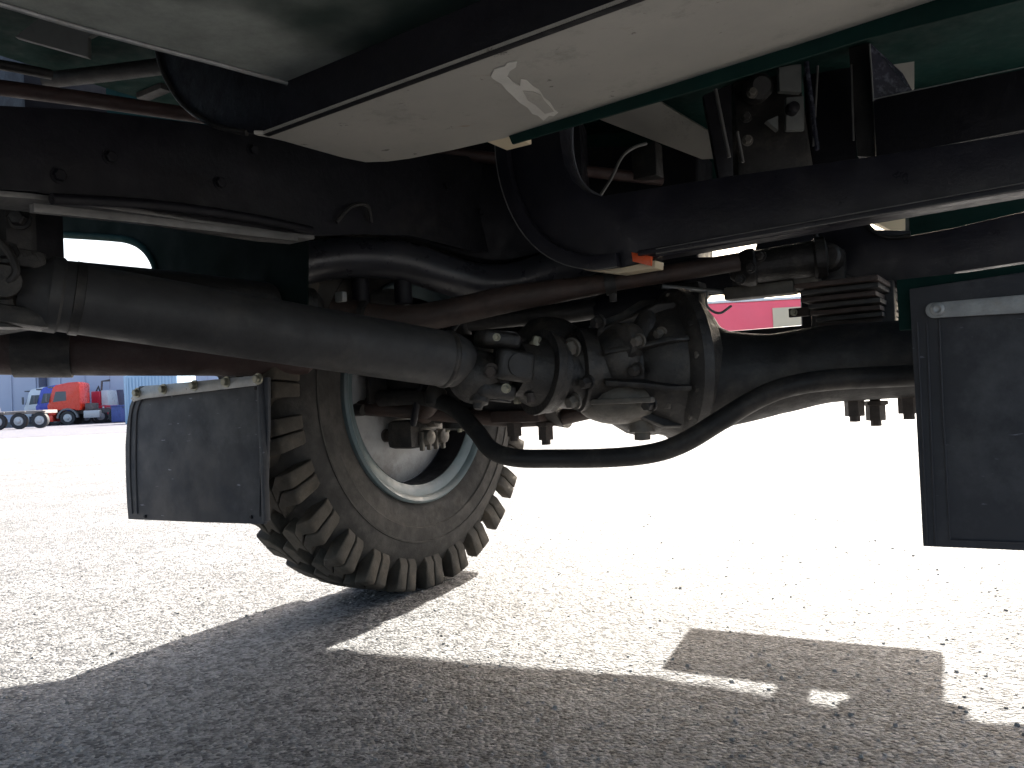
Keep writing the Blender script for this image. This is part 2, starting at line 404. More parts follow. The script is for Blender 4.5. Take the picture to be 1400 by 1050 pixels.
def far_wheel(parent, M, x, y, r=.52, wdt=.30, s=-1):
    c = M @ Vector((x, y, r)); a = (M.to_3x3() @ Vector((0, s, 0)))
    wo = lathe('wheel', c, a, [(-wdt / 2, r * .7), (-wdt / 2, r * .96), (-wdt * .3, r), (wdt * .3, r), (wdt / 2, r * .96), (wdt / 2, r * .62), (wdt * .35, r * .6)], M_tyf, parent, seg=24)
    lathe('hub', c + a * (wdt * .36), a, [(0, r * .58), (.02, r * .55), (.03, r * .3), (.10, r * .26), (.12, .05)], M_hub, wo, seg=16)
def cab_truck(name, loc, rz, paint, label, cat, group, chassis=True, sleeper=True):
    """front looks down local -x; side seen is local -y; origin under the cab front."""
    t = empty(name, loc, rz, label, cat, group); M = WM[t.name]
    L = 2.25; hw = 1.22
    prof = [(.10, .75), (.02, 1.5), (.12, 1.62), (.42, 2.72), (.62, 2.95), (1.5, 3.12), (L - .1, 3.15), (L, 3.0), (L, 1.05), (1.95, 1.05), (1.86, 1.12), (.62, 1.12), (.55, .75)]
    prism('cab', [(x, -hw, z) for x, z in prof], (0, hw * 2, 0), paint, t, bevel=.07, M=M)
    prism('windscreen', [(.10, -1.08, 1.75), (.10, 1.08, 1.75), (.385, 1.0, 2.66), (.385, -1.0, 2.66)], (-.02, 0, .006), M_glass, t, bevel=0, M=M)
    prism('side_window', [(.42, -hw - .012, 1.72), (1.32, -hw - .012, 1.80), (1.32, -hw - .012, 2.48), (.62, -hw - .012, 2.48)], (0, .02, 0), M_glass, t, bevel=0, M=M)
    prism('door', [(.36, -hw - .008, 1.2), (1.42, -hw - .008, 1.2), (1.42, -hw - .008, 2.58), (.56, -hw - .008, 2.58), (.30, -hw - .008, 1.68)], (0, .012, 0), paint, t, bevel=.003, M=M)
    box('bumper', (.12, 0, .52), (.5, 2.46, .46), paint, t, M=M, bevel=.05)
    for k in range(4): box('grille_bar', (-.01, 0, .92 + k * .16), (.06, 1.7, .07), M_plast, t, M=M, bevel=.01)
    for s in (-1, 1): box('headlight', (-.14, s * .92, .58), (.06, .34, .17), M_hub, t, M=M, bevel=.02)
    for s in (-1, 1): box('mirror', (.06, s * 1.44, 2.05), (.14, .14, .6), M_plast, t, M=M, bevel=.03)
    box('sun_visor', (.22, 0, 2.82), (.30, 2.2, .10), M_plast, t, M=M, bevel=.02)
    pts = [(math.cos(a) * .72 + 1.35, .52 + math.sin(a) * .72) for a in [R(180 - k * 18) for k in range(11)]]
    inn = [(math.cos(a) * .60 + 1.35, .52 + math.sin(a) * .60) for a in [R(k * 18) for k in range(11)]]
    prism('wheel_arch', [(x, -1.24, z) for x, z in pts + inn], (0, .34, 0), M_plast, t, bevel=0, M=M)
    far_wheel(t, M, 1.35, -1.06); far_wheel(t, M, 1.35, 1.06, s=1)
    if chassis:
        for s in (-1, 1): box('chassis_rail', (4.0, s * .42, .92), (4.4, .09, .27), M_chas, t, M=M, bevel=0)
        box('fuel_tank', (3.0, -.95, .72), (1.1, .6, .55), M_hub, t, M=M, bevel=.06)
        box('equipment_rack', (2.7, 0, 1.3), (.5, 1.6, .5), M_chas, t, M=M, bevel=.02)
        box('coupling_plate', (4.6, 0, 1.16), (.9, .9, .12), M_chas, t, M=M, bevel=.02)
        for i in (4.6,):
            far_wheel(t, M, i, -1.0); far_wheel(t, M, i, 1.0, s=1)
        box('mudguard', (4.6, -.98, 1.13), (1.2, .5, .05), M_plast, t, M=M, bevel=0)
    return t
G1 = 'cab-over trucks parked in a row by the warehouse'
cab_truck('parked_truck', ground_at(72, 60), R(12), M_tor, 'orange red cab-over truck with low bare chassis, nearest of the parked row', 'truck', G1)
cab_truck('parked_truck', ground_at(56, 63), R(12), M_tbl, 'blue cab-over truck squeezed between the orange and the white cab', 'truck', G1)
cab_truck('parked_truck', ground_at(40, 66), R(12), M_twh, 'white cab-over truck at the left end of the parked row', 'truck', G1)
# red service truck seen from behind
rt = empty('service_truck', ground_at(137, 64), R(5), 'small red truck with white cab back and folded dark crane by the wall', 'truck'); MR = WM[rt.name]
box('body', (.5, 0, 1.0), (1.05, 2.2, .75), M_tred, rt, M=MR, bevel=.05)
box('cab', (.1, 0, 1.95), (.7, 2.0, 1.1), M_tred, rt, M=MR, bevel=.08)
box('rear_panel', (.75, .0, 1.95), (.5, 1.9, 1.2), M_twh, rt, M=MR, bevel=.05)
box('tail_light', (.7, -1.12, 1.15), (.14, .04, .3), M_twh, rt, M=MR, bevel=.01)
tube('crane_arm', [MR @ Vector(p) for p in ((-.2, -.2, 2.4), (.0, -.2, 2.9), (.2, -.2, 2.2), (.3, -.2, 3.3), (.9, -.2, 3.35))], .09, M_chas, rt, seg=8)
for x in (.1, .8): far_wheel(rt, MR, x, -.9, .4)
# blue bin and leaning post
bn = empty('blue_bin', ground_at(162, 60), 0, 'blue box shaped waste bin on the asphalt beside the dark post', 'bin'); MB = WM[bn.name]
M_bin = pbr('bin_blue', (.06, .09, .28), .5, bump=0)
box('body', (0, 0, .62), (.72, .8, 1.15), M_bin, bn, M=MB, bevel=.04); box('lid', (0, 0, 1.24), (.8, .88, .1), M_bin, bn, M=MB, bevel=.03)
ps = empty('leaning_post', ground_at(171, 62), 0, 'dark square post leaning slightly left against the pale wall', 'post'); MP = WM[ps.name]
prism('post_shaft', [(-.2, -.15, 0), (.2, -.15, 0), (.2, .15, 0), (-.2, .15, 0)], (-.35, 0, 2.5), M_wallb, ps, bevel=.02, M=MP)
box('foot_plate', (0, 0, .03), (.7, .6, .06), M_wallb, ps, M=MP, bevel=.01)
# container
ct = empty('shipping_container', ground_at(222, 48), R(-4), 'light blue steel container whose top shows over the left mud flap', 'container'); MC = WM[ct.name]
box('body', (0, 0, 1.45), (3.1, 2.4, 2.75), M_cont, ct, M=MC, bevel=.03)
crib = box('wall_corrugation', (-1.4, -1.225, 1.45), (.10, .05, 2.5), M_cont, ct, M=MC, bevel=0)
for i in range(1, 15): copyobj(crib, MC @ Matrix.Translation((-1.4 + i * .2, -1.225, 1.45)), ct)
for sx in (-1, 1): box('corner_post', (sx * 1.53, -1.2, 1.45), (.14, .14, 2.9), M_cont, ct, M=MC, bevel=.01)
# low trailer with a wheel row
tl = empty('trailer', ground_at(34, 47), R(8), 'low dusty trailer chassis with a row of dark wheels at left', 'trailer'); ML = WM[tl.name]
M_dust = pbr('dusty_frame', (.26, .24, .23), .7, var=.3, scale=3, bump=0)
box('frame', (-.9, 0, .95), (4.6, 1.9, .18), M_dust, tl, M=ML, bevel=.03)
box('frame_step', (-2.2, 0, 1.18), (1.2, 1.2, .3), M_dust, tl, M=ML, bevel=.05)
for i in range(3): far_wheel(tl, ML, -1.05 + i * 1.12, -.9, .46)
for i in range(3):
    box('wheel_fender', (-1.05 + i * 1.12, -.9, .98), (.8, .4, .04), M_dust, tl, M=ML, bevel=0)
tube('hose_bundle', [ML @ Vector(p) for p in ((-2.6, -.3, 1.3), (-2.2, -.3, 1.6), (-1.8, -.3, 1.5), (-1.4, -.3, 1.3))], .1, M_chas, tl, seg=8, smooth_n=4)

# red lorry seen through the gap over the axle
lr = empty('red_lorry', ground_at(1060, 24), R(-4), 'red lorry with cream side panel and white top, seen through the gap over the axle', 'lorry'); MQ = WM[lr.name]
box('cargo_body', (.2, 1.2, 1.95), (4.2, 2.3, 2.15), M_pink, lr, M=MQ, bevel=.05)
box('side_panel', (1.05, .03, 2.12), (1.95, .04, 1.35), M_cream, lr, M=MQ, bevel=.01)
box('lower_rail', (-.9, .02, 1.32), (2.2, .06, .22), M_tred, lr, M=MQ, bevel=.01)
for k in range(6): box('marker_light', (-1.8 + k * .42, -.03, 1.52), (.13, .06, .10), M_cream, lr, M=MQ, bevel=.01)
box('top_rail', (.2, 1.2, 3.07), (4.25, 2.35, .08), M_twh, lr, M=MQ, bevel=.02)
box('cab', (-2.6, 1.2, 1.75), (1.15, 2.2, 2.0), M_pink, lr, M=MQ, bevel=.12)
prism('cab_window', [(-2.95, .08, 1.9), (-2.3, .08, 1.9), (-2.3, .08, 2.5), (-2.8, .08, 2.5)], (0, .03, 0), M_glass, lr, bevel=0, M=MQ)
box('chassis_rail', (-.2, .9, .75), (5, .1, .25), M_chas, lr, M=MQ, bevel=0)
for x in (-2.5, .9, 1.9): far_wheel(lr, MQ, x, .3, .48)

# ================================================================== THE TRUCK
hub = W(545, 540, 2.27)
truck = empty('truck_undercarriage', (0.4, 1.9, 0), 0, 'dark green and black off-road truck seen from below, front axle and wheel', 'truck')

# ---- wheel
STEER = R(1)
HUBZ = .53
WC = Vector((-.376, 2.27, HUBZ))
wa = R(-33) + STEER
A = Vector((math.cos(wa), math.sin(wa), 0))          # axis, pointing inboard (to the right)
WR = Matrix(((A.x, -A.y, 0), (A.y, A.x, 0), (0, 0, 1))).to_4x4()   # local x = inboard axis, y = forward, z = up
MWh = Matrix.Translation(WC) @ WR
wheel = lathe('wheel', (0, 0, 0), (1, 0, 0),
    [(.130, .304), (.158, .304), (.164, .298), (.160, .290), (.150, .284), (.146, .266), (.138, .256), (.088, .256), (.084, .266), (.10, .29), (.130, .304)],
    M_rim, truck, seg=96, M=MWh)
lathe('wheel_disc', (0, 0, 0), (1, 0, 0), [(.062, .2515), (.069, .240), (.074, .215), (.082, .17), (.087, .10), (.087, .02)], M_disc, wheel, seg=64, M=MWh)
lathe('rim_barrel', (0, 0, 0), (1, 0, 0), [(.137, .2545), (.05, .252), (-.10, .250), (-.13, .262), (-.13, .27), (-.09, .262), (.05, .262), (.085, .260), (.137, .2545)], M_black, wheel, seg=96, M=MWh)
TP = [(.112, .285), (.128, .300), (.150, .316), (.158, .345), (.164, .365), (.170, .368), (.170, .376), (.172, .40), (.168, .425), (.155, .45), (.135, .47), (.115, .485), (.08, .495), (0, .50)]
prof = TP + [(-s, r) for s, r in reversed(TP[:-1])]
def SQ(s): return .17 - (.17 - s) * .65     # tyre section is narrower than twice the inboard half
prof = [(SQ(s), r) for s, r in prof]
prof = prof + [prof[0]]
lathe('tyre', (0, 0, 0), (1, 0, 0), prof, M_tyre, wheel, seg=120, M=MWh)
for k in range(8):
    a = 2 * math.pi * k / 8 + .2
    c = Vector((.086, math.cos(a) * .14, math.sin(a) * .14))
    bolt('wheel_nut', c, (1, 0, 0), .013, .03, M_boltd, wheel, M=MWh)
# tread lugs: a shoulder block with a slit, running down the side wall and in over the tread
def lug_mesh(sg):
    parts = []
    TR = .535
    def P(s, ang, r): return Vector((SQ(sg * s), math.sin(ang) * r, -math.cos(ang) * r))
    w0 = 2 * math.pi / 27
    def block(rows, lo, hi):
        # rows: (s, r_inner, r_outer_s, r_outer, offset angle)
        vs, fs = [], []
        for (s, ri, so_, ro, off) in rows:
            for e in (lo, hi):
                vs.append(P(s, (e + off) * w0, ri)); vs.append(P(so_, (e + off) * w0, ro))
        n = len(rows)
        for i in range(n - 1):
            a = i * 4; b = a + 4
            fs += [(a + 1, a + 3, b + 3, b + 1), (a, b, b + 2, a + 2), (a, a + 1, b + 1, b), (a + 2, b + 2, b + 3, a + 3)]
        fs += [(0, 2, 3, 1), ((n - 1) * 4, (n - 1) * 4 + 1, (n - 1) * 4 + 3, (n - 1) * 4 + 2)]
        return vs, fs
    rows = [(.150, .445, .1600, .450, 0), (.142, .450, .171, .464, 0), (.128, .465, .172, .525, 0), (.12, .475, .164, TR - .003, 0), (.10, .48, .11, TR, .05), (.07, .48, .07, TR + .001, .32)]
    for lo, hi in ((-.31, -.020), (.020, .31)): parts.append(block(rows, lo, hi))
    rows2 = [(.068, .49, .068, TR, .30), (.035, .49, .035, TR + .001, .16), (.006, .49, .006, TR + .001, .30)]
    parts.append(block(rows2, -.29, .25))
    return join_vf(parts)
for sg in (1, -1):
    v, f = lug_mesh(sg)
    off = 0 if sg == 1 else math.pi / 27
    first = mesh('tread_lug', v, f, M_lug, wheel, MWh @ Matrix.Rotation(off, 4, 'X'), bevel=.0022, seg=1, recenter=False)
    for k in range(1, 27):
        copyobj(first, MWh @ Matrix.Rotation(off + 2 * math.pi * k / 27, 4, 'X'), wheel)
# two raised rings on the side wall
for rr_, ss in ((.335, .1585), (.405, .1735)):
    lathe('sidewall_ring', (0, 0, 0), (1, 0, 0), [(ss - .006, rr_ - .004), (ss, rr_ - .002), (ss, rr_ + .002), (ss - .006, rr_ + .004), (ss - .006, rr_ - .004)], M_tyre, wheel, seg=96, M=MWh)

# ---- steering knuckle and brake parts inside the wheel
def LW(x, y, z): return MWh @ Vector((x + .09, y, z + .04))
kn = lathe('steering_knuckle', LW(-.02, 0, .0), A, [(0, .10), (.05, .115), (.10, .112), (.14, .09), (.20, .085), (.25, .10), (.30, .085), (.33, .04)], M_blackd, truck, seg=28)
tube('kingpin', [LW(.19, 0, -.13), LW(.19, 0, .17)], .038, M_cast, kn)
lathe('kingpin_cap', LW(.19, 0, -.125), (0, 0, -1), [(0, .05), (.018, .05), (.024, .03)], M_cast, kn, seg=16)
for k in range(4):
    a = k * math.pi / 2 + .5
    bolt('cap_bolt', LW(.19 + math.cos(a) * .037, math.sin(a) * .037, -.142), (0, 0, -1), .007, .012, M_bolt, kn)
box('brake_caliper', LW(.055, -.02, -.155), (.085, .15, .075), M_cast, kn, axes=(A, Vector((-A.y, A.x, 0)), TZ), bevel=.016)
for i, (dy, dz) in enumerate(((-.03, -.165), (.03, -.165), (.0, -.12))):
    lathe('caliper_boss', LW(.09, dy - .01, dz), A, [(0, .020), (.03, .019), (.034, .012)], M_castl, kn, seg=12)
for i in range(4):
    box('caliper_rib', LW(.104, -.06 + i * .03, -.175), (.012, .010, .05), M_castl, kn, axes=(A, Vector((-A.y, A.x, 0)), TZ), bevel=.003)
tube('brake_hose', [LW(.10, -.08, -.10), LW(.16, -.16, -.12), LW(.20, -.17, -.03), LW(.24, -.10, .10), LW(.28, .0, .2)], .009, M_black, kn, seg=10, smooth_n=6)
box('backing_plate', LW(.03, -.03, .06), (.012, .30, .26), M_blackd, kn, axes=(A, Vector((-A.y, A.x, 0)), TZ), bevel=.004)
tube('steering_arm', [LW(.10, -.04, -.10), LW(.16, -.11, -.09), LW(.24, -.17, -.06)], [.03, .026, .022], M_rust, kn, smooth_n=5)
lathe('ball_joint', LW(.24, -.17, -.085), (0, 0, 1), [(0, .016), (.01, .026), (.035, .028), (.05, .018), (.07, .012)], M_blackd, kn, seg=16)
for (px, py, D, r_) in ((485, 560, 2.08, .018), (520, 545, 2.1, .024), (600, 548, 2.12, .02)):
    lathe('knuckle_boss', W(px, py, D), -A + Vector((0, 0, .1)), [(-.03, r_ * .8), (0, r_), (.02, r_), (.025, r_ * .5)], M_cast, kn, seg=14)

def blob(name, c, r, mat, parent, sc=(1, 1, 1), seg=14, jit=.0):
    vs, fs = [], []
    n = seg
    for i in range(n + 1):
        th = math.pi * i / n
        for k in range(2 * n):
            ph = math.pi * k / n
            q = 1 + random.uniform(-jit, jit)
            vs.append(Vector(c) + (TX * math.sin(th) * math.cos(ph) * sc[0] + TY * math.sin(th) * math.sin(ph) * sc[1] + TZ * math.cos(th) * sc[2]) * r * q)
    for i in range(n):
        for k in range(2 * n):
            a = i * 2 * n + k; b = i * 2 * n + (k + 1) % (2 * n)
            fs.append((a, b, b + 2 * n, a + 2 * n))
    return mesh(name, vs, fs, mat, parent, smooth=True)
# ---- axle
c0 = W(600, 558, 2.16)
AX0 = W(585, 552, 2.17); DIF = W(905, 512, 1.86); AX1 = W(1300, 488, 1.63)
axle = tube('axle_housing', [AX0, W(690, 540, 2.04), W(770, 530, 1.98)], [.055, .062, .10], M_blackd, truck, seg=28, smooth_n=4)
adir = (AX1 - DIF).normalized()
ctr = W(905, 500, 1.87)
# banjo ring and right tube with its cast taper
tube('axle_tube', [ctr + Vector((0, 0, 0)), W(955, 516, 1.83), W(1000, 517, 1.79), W(1060, 511, 1.755), W(1130, 498, 1.71), W(1245, 490, 1.65), W(1420, 478, 1.56)],
     [.16, .145, .105, .088, .082, .080, .080], M_blackd, axle, seg=36, smooth_n=6)
ring_a = (TX * 1.0 - TY * .12 + Vector((0, 0, .02))).normalized()
# the ring flange faces the pinion side (towards -TY and left)
pd = (W(640, 498, 1.78) - W(900, 498, 1.86)).normalized()      # pinion direction
pinax = (-TX * .72 - TY * .69).normalized()
rc = W(925, 500, 1.84)
lathe('differential_flange', rc, pinax, [(-.05, .14), (-.02, .165), (-.012, .176), (.010, .176), (.016, .168), (.03, .15)], M_cast, axle, seg=48)
_, fb, fc = frame(pinax)
for k in range(14):
    a = 2 * math.pi * k / 14 + .1
    bolt('flange_bolt', rc + pinax * .010 + (fb * math.cos(a) + fc * math.sin(a)) * .158, pinax, .0085, .014, M_castl if k % 3 == 0 else M_cast, axle)
diff = lathe('differential_housing', rc, pinax, [(.01, .148), (.045, .146), (.075, .135), (.10, .12), (.115, .10), (.16, .088), (.20, .084), (.215, .092), (.235, .094), (.24, .08), (.30, .062), (.36, .058)], M_cast, truck, seg=40)
blob('pinion_nose_casting', W(750, 478, 1.90), .085, M_cast, diff, (1.1, 1, .9), jit=.03)
blob('bowl_casting', W(880, 545, 1.84), .105, M_cast, diff, (1.0, .8, .8), jit=.02)
blob('bowl_casting', W(820, 500, 1.84), .105, M_cast, diff, (1.0, .8, .9), jit=.02)
# ribs
for k in range(9):
    a = 2 * math.pi * k / 9 + .35
    u = fb * math.cos(a) + fc * math.sin(a)
    v = pinax.cross(u)
    pr = [rc + pinax * s + u * r for s, r in ((.02, .140), (.03, .158), (.07, .156), (.12, .128), (.20, .10), (.20, .07), (.08, .10))]
    prism('housing_rib', [p - v * .006 for p in pr], v * .012, M_cast, diff, bevel=.003)
# flat bosses, plug and side bulge; the sump's pale iron paints in reflected light
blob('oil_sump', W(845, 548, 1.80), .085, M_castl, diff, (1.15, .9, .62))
blob('side_bulge', W(845, 490, 1.76), .072, M_cast, diff, (.8, .7, 1.0))
blob('bearing_bulge', W(885, 470, 1.76), .06, M_cast, diff, (.6, .6, 1.3))
lathe('inspection_cap', W(848, 470, 1.735), (-TY - TX * .3), [(-.03, .046), (0, .046), (.008, .042), (.012, .02)], M_cast, diff, seg=20)
for (px, py, D, r_, mt) in ((875, 465, 1.70, .011, M_castl), (872, 505, 1.70, .012, M_cast), (783, 475, 1.72, .016, M_castl), (786, 548, 1.72, .014, M_castl),
                            (805, 522, 1.70, .012, M_cast), (905, 455, 1.72, .010, M_castl), (918, 550, 1.74, .012, M_castl), (820, 440, 1.74, .012, M_cast),
                            (760, 480, 1.72, .012, M_cast), (890, 552, 1.70, .012, M_cast)):
    bolt('housing_bolt', W(px, py, D), -TY + Vector((-.4, 0, -.25)), r_, .022, mt, diff)
box('casting_web', W(800, 500, 1.745), (.10, .012, .024), M_castl, diff, axes=frame(pinax), bevel=.005)
box('casting_web', W(795, 528, 1.745), (.11, .012, .018), M_cast, diff, axes=frame(pinax), bevel=.005)
box('casting_web', W(850, 548, 1.70), (.15, .02, .012), M_castl, diff, axes=frame(TX + TY * -.1), bevel=.004)
lathe('drain_plug', W(878, 590, 1.80), (0, 0, -1), [(-.03, .03), (0, .028), (.002, .018), (.018, .018), (.02, .006)], M_castl, diff, seg=14)

# ---- pinion flange, yoke and universal joint
pc = W(730, 508, 1.74)
pax = (W(630, 492, 1.66) - W(760, 512, 1.765)).normalized()
pf = lathe('pinion_flange', pc, pax, [(-.10, .07), (-.05, .072), (-.045, .086), (-.02, .088), (-.016, .080), (.01, .072), (.03, .060), (.05, .058)], M_cast, truck, seg=36)
lathe('dust_shield', pc + pax * -.012, pax, [(-.02, .088), (.0, .094), (.004, .094), (.006, .085)], M_cast, pf, seg=40)
uj = pc + pax * .075
_, ub, uc = frame(pax)
yoke = mesh('drive_yoke', *box_vf(uj + ub * .052, pax, ub, uc, .085, .034, .066), M_cast, truck, bevel=.016, seg=4)
mesh('yoke_ear', *box_vf(uj - ub * .052, pax, ub, uc, .085, .034, .066), M_cast, yoke, bevel=.016, seg=4)
for q in (1, -1): mesh('yoke_ear', *box_vf(uj + uc * .054 * q + pax * .02, pax, uc, ub, .09, .036, .066), M_cast, yoke, bevel=.017, seg=4)
mesh('joint_cross', *join_vf([tube_vf([uj - ub * .072, uj + ub * .072], .024, 18), tube_vf([uj - uc * .074, uj + uc * .074], .024, 18)]), M_blackd, yoke, smooth=True)
for s in (-1, 1):
    for t in (-1, 1):
        bolt('yoke_bolt', uj + ub * .030 * t + uc * .052 * s + pax * -.055, -pax * .2 + uc * s, .010, .02, M_bolt if (t + s) != 0 else M_boltd, yoke)
bolt('strap_bolt', W(679, 461, 1.63), Vector((-.2, -1, 0)), .006, .012, M_bolt, yoke)
bolt('strap_bolt', W(692, 531, 1.63), Vector((-.2, -1, -.1)), .0075, .014, M_bolt, yoke)
bolt('strap_bolt', W(672, 507, 1.64), Vector((-.3, -1, -.1)), .012, .012, M_boltd, yoke)
lathe('grease_boss', W(655, 548, 1.67), (-.2, -.3, -1), [(-.02, .02), (.004, .02), (.008, .012), (.018, .008)], M_cast, yoke, seg=12)
blob('joint_casting', W(650, 515, 1.70), .058, M_cast, yoke, (1, 1, 1.0))

# ---- propeller shaft
s0 = W(628, 494, 1.68); s1 = W(55, 400, 1.27)
d = (s1 - s0).normalized(); Ls = (s1 - s0).length
shaft = lathe('propeller_shaft', s0, d, [(-.03, .030), (-.01, .048), (.012, .056), (.03, .058), (Ls * .70, .058), (Ls * .96, .0575), (Ls * .965, .061), (Ls * .985, .061), (Ls * .99, .056), (Ls, .052), (Ls + .03, .036)], M_shaft, truck, seg=48)
lathe('weld_seam', s0 + d * .030, d, [(-.004, .0575), (0, .0605), (.006, .0605), (.010, .0575)], M_cast, shaft, seg=48)
lathe('boot_clamp', s0 + d * (Ls * .93), d, [(-.006, .0575), (-.005, .0600), (.008, .0600), (.009, .0575)], M_blackd, shaft, seg=48)
tube('upper_brake_tube', [W(20, 386, 1.44), W(60, 388, 1.46), W(250, 403, 1.60), W(425, 423, 1.74), W(436, 425, 1.75)], [.044, .046, .046, .046, .03], M_blackd, truck, seg=28)
lathe('tube_collar', W(410, 421.5, 1.73), (W(425, 423, 1.74) - W(60, 388, 1.46)), [(-.012, .048), (-.010, .051), (.010, .051), (.012, .048)], M_cast, truck, seg=28)
# rear joint at the left edge
rj = s1 + d * .05
ry = mesh('rear_yoke', *box_vf(rj + Vector((0, 0, .045)), d, frame(d)[1], TZ, .12, .07, .03), M_cast, truck, bevel=.01)
mesh('yoke_ear', *box_vf(rj - Vector((0, 0, .045)), d, frame(d)[1], TZ, .12, .07, .03), M_cast, ry, bevel=.01)
mesh('rear_joint_cross', *join_vf([tube_vf([rj - TZ * .065, rj + TZ * .065], .024, 18), tube_vf([rj - frame(d)[1] * .06, rj + frame(d)[1] * .06], .024, 18)]), M_cast, ry, smooth=True)
gb = box('gearbox_bracket', W(-40, 310, 1.33), (.22, .20, .34), M_black, truck, axes=TAX, bevel=.02)
for (px, py) in ((12, 255), (28, 300), (10, 345), (30, 228)):
    bolt('bracket_bolt', W(px, py, 1.22), Vector((.2, -1, 0)), .012, .02, M_blackd, gb)
box('bracket_arm', W(14, 285, 1.27), (.07, .05, .22), M_blackd, gb, axes=TAX, bevel=.012)

# ---- reddish brown lower pipe
tube('brown_air_tank', [W(-120, 474, 1.52), W(150, 479, 1.64), W(385, 482, 1.78), W(422, 484, 1.80), W(436, 486, 1.81)], [.052, .052, .052, .045, .02], M_redp, truck, seg=32)
lathe('tank_band', W(60, 478, 1.59), (W(385, 482, 1.78) - W(-120, 474, 1.52)), [(-.05, .053), (-.05, .0555), (.05, .0555), (.05, .053)], M_blackd, truck, seg=32)

# ---- bent track rod
RP = [W(520, 545, 2.05), W(575, 543, 1.98), W(618, 556, 1.92), W(650, 588, 1.86), W(672, 615, 1.82), W(705, 626, 1.78), W(760, 627, 1.75), W(830, 626, 1.71), W(890, 620, 1.68), W(935, 605, 1.655), W(985, 575, 1.63), W(1035, 545, 1.605), W(1080, 528, 1.585), W(1140, 519, 1.56), W(1250, 513, 1.51), W(1400, 503, 1.44)]
tube('track_rod', RP, .0205, M_pipe, truck, seg=24, smooth_n=6)
# drag link in rusty brown behind it at the left
tube('axle_stub_bar', [W(470, 556, 2.10), W(540, 560, 2.07), W(700, 574, 2.0), W(770, 570, 1.95), W(830, 556, 1.90)], .020, M_rust, truck, seg=18)

# ---- spring seats and U-bolt nuts under the axle
for gi, (px, py, D) in enumerate(((1168, 556, 1.72), (1197, 562, 1.74), (1242, 552, 1.66), (1272, 556, 1.66), (703, 585, 1.98), (746, 590, 1.96))):
    p = W(px, py, D)
    v = join_vf([lathe_vf(p, (0, 0, 1), [(-.020, .020), (.012, .020), (.014, .026), (.022, .026)], 6), tube_vf([p - TZ * .032, p + TZ * .07], .011, 12)])
    mesh('spring_clamp_nut', *v, M_boltd, truck, bevel=0)
box('spring_seat', W(1215, 532, 1.72), (.22, .13, .035), M_blackd, truck, axes=TAX, bevel=.006)
box('spring_seat', W(722, 568, 2.0), (.14, .13, .03), M_rust, truck, axes=TAX, bevel=.006)

# ---- leaf springs (fins seen over the axle)
sp = box('leaf_spring', W(1178, 402, 1.86), (.16, .60, .010), M_rust, truck, axes=TAX, bevel=.002)
base = W(1178, 402, 1.86)
for k in range(8):
    ln = .56 - k * .055
    box('spring_leaf', base - TZ * (.0125 * (k + 1)) + TX * random.uniform(-.006, .006), (.15 - .004 * k, ln, .0095), M_rust if k % 2 else M_blackd, sp, axes=TAX, bevel=.0015)
box('rebound_clip', base - TZ * .05 - TY * .12, (.17, .03, .12), M_blackd, sp, axes=TAX, bevel=.003)
lk = box('shackle_plate', W(1093, 427, 1.80), (.045, .012, .020), M_rust, truck, axes=TAX, bevel=.002)
bolt('shackle_bolt', W(1085, 427, 1.79), -TY, .006, .008, M_bolt, lk)

# ---- exhaust pipe, bent
EX = [W(335, 392, 1.78), W(380, 372, 1.80), W(430, 358, 1.83), W(490, 352, 1.86), W(550, 357, 1.89), W(605, 374, 1.92), W(655, 387, 1.95), W(705, 385, 1.97), W(755, 368, 1.98), W(805, 350, 1.99), W(835, 335, 2.0)]
tube('exhaust_pipe', EX, .047, M_exh, truck, seg=36, smooth_n=6)
# second curved edge above it: dropped frame crossmember
crs = [W(360, 335, 2.02), W(430, 331, 2.02), W(500, 322, 2.04), W(570, 328, 2.05), W(625, 346, 2.06), W(680, 356, 2.05), W(735, 346, 2.02), W(800, 320, 2.0)]
cc = catmull(crs, 5)
prism('curved_crossmember', cc + [p + TZ * .30 for p in reversed(cc)], Vector((.03, .12, 0)), M_black, truck, bevel=.006)

# ---- brown drag link
dl = tube('drag_link', [W(455, 424, 1.83), W(560, 436, 1.82), W(700, 408, 1.80), W(790, 394, 1.79), W(832, 387, 1.78)], [.030, .032, .030, .024, .021], M_rust, truck, seg=28, smooth_n=5)
tube('link_end', [W(836, 387, 1.78), W(920, 373, 1.76), W(1010, 358, 1.74)], [.019, .020, .020], M_rust, dl, seg=24)
lathe('link_clamp', W(834, 387, 1.78), (W(920, 373, 1.76) - W(836, 387, 1.78)), [(-.012, .027), (.012, .027)], M_blackd, dl, seg=20)
box('clamp_tab', W(838, 402, 1.775), (.014, .012, .034), M_blackd, dl, axes=TAX, bevel=.002)
lathe('link_collar', W(497, 431, 1.81), (W(560, 438, 1.80) - W(455, 422, 1.83)), [(-.006, .033), (.006, .033)], M_blackd, dl, seg=24)
box('grease_fitting', W(466, 406, 1.74), (.024, .014, .022), M_galv, dl, axes=TAX, bevel=.003)
# posts standing above (shock mounts)
for (px, py) in ((493, 398), (551, 395)):
    p = W(px, py, 1.90); tube('bump_stop', [p - TZ * .035, p + TZ * .05], .021, M_black, truck, seg=14)
lathe('spring_ring', W(520, 415, 1.98), (0, -.5, 1), [(0, .075), (.004, .080), (.010, .080), (.012, .075)], M_galv, truck, seg=36)

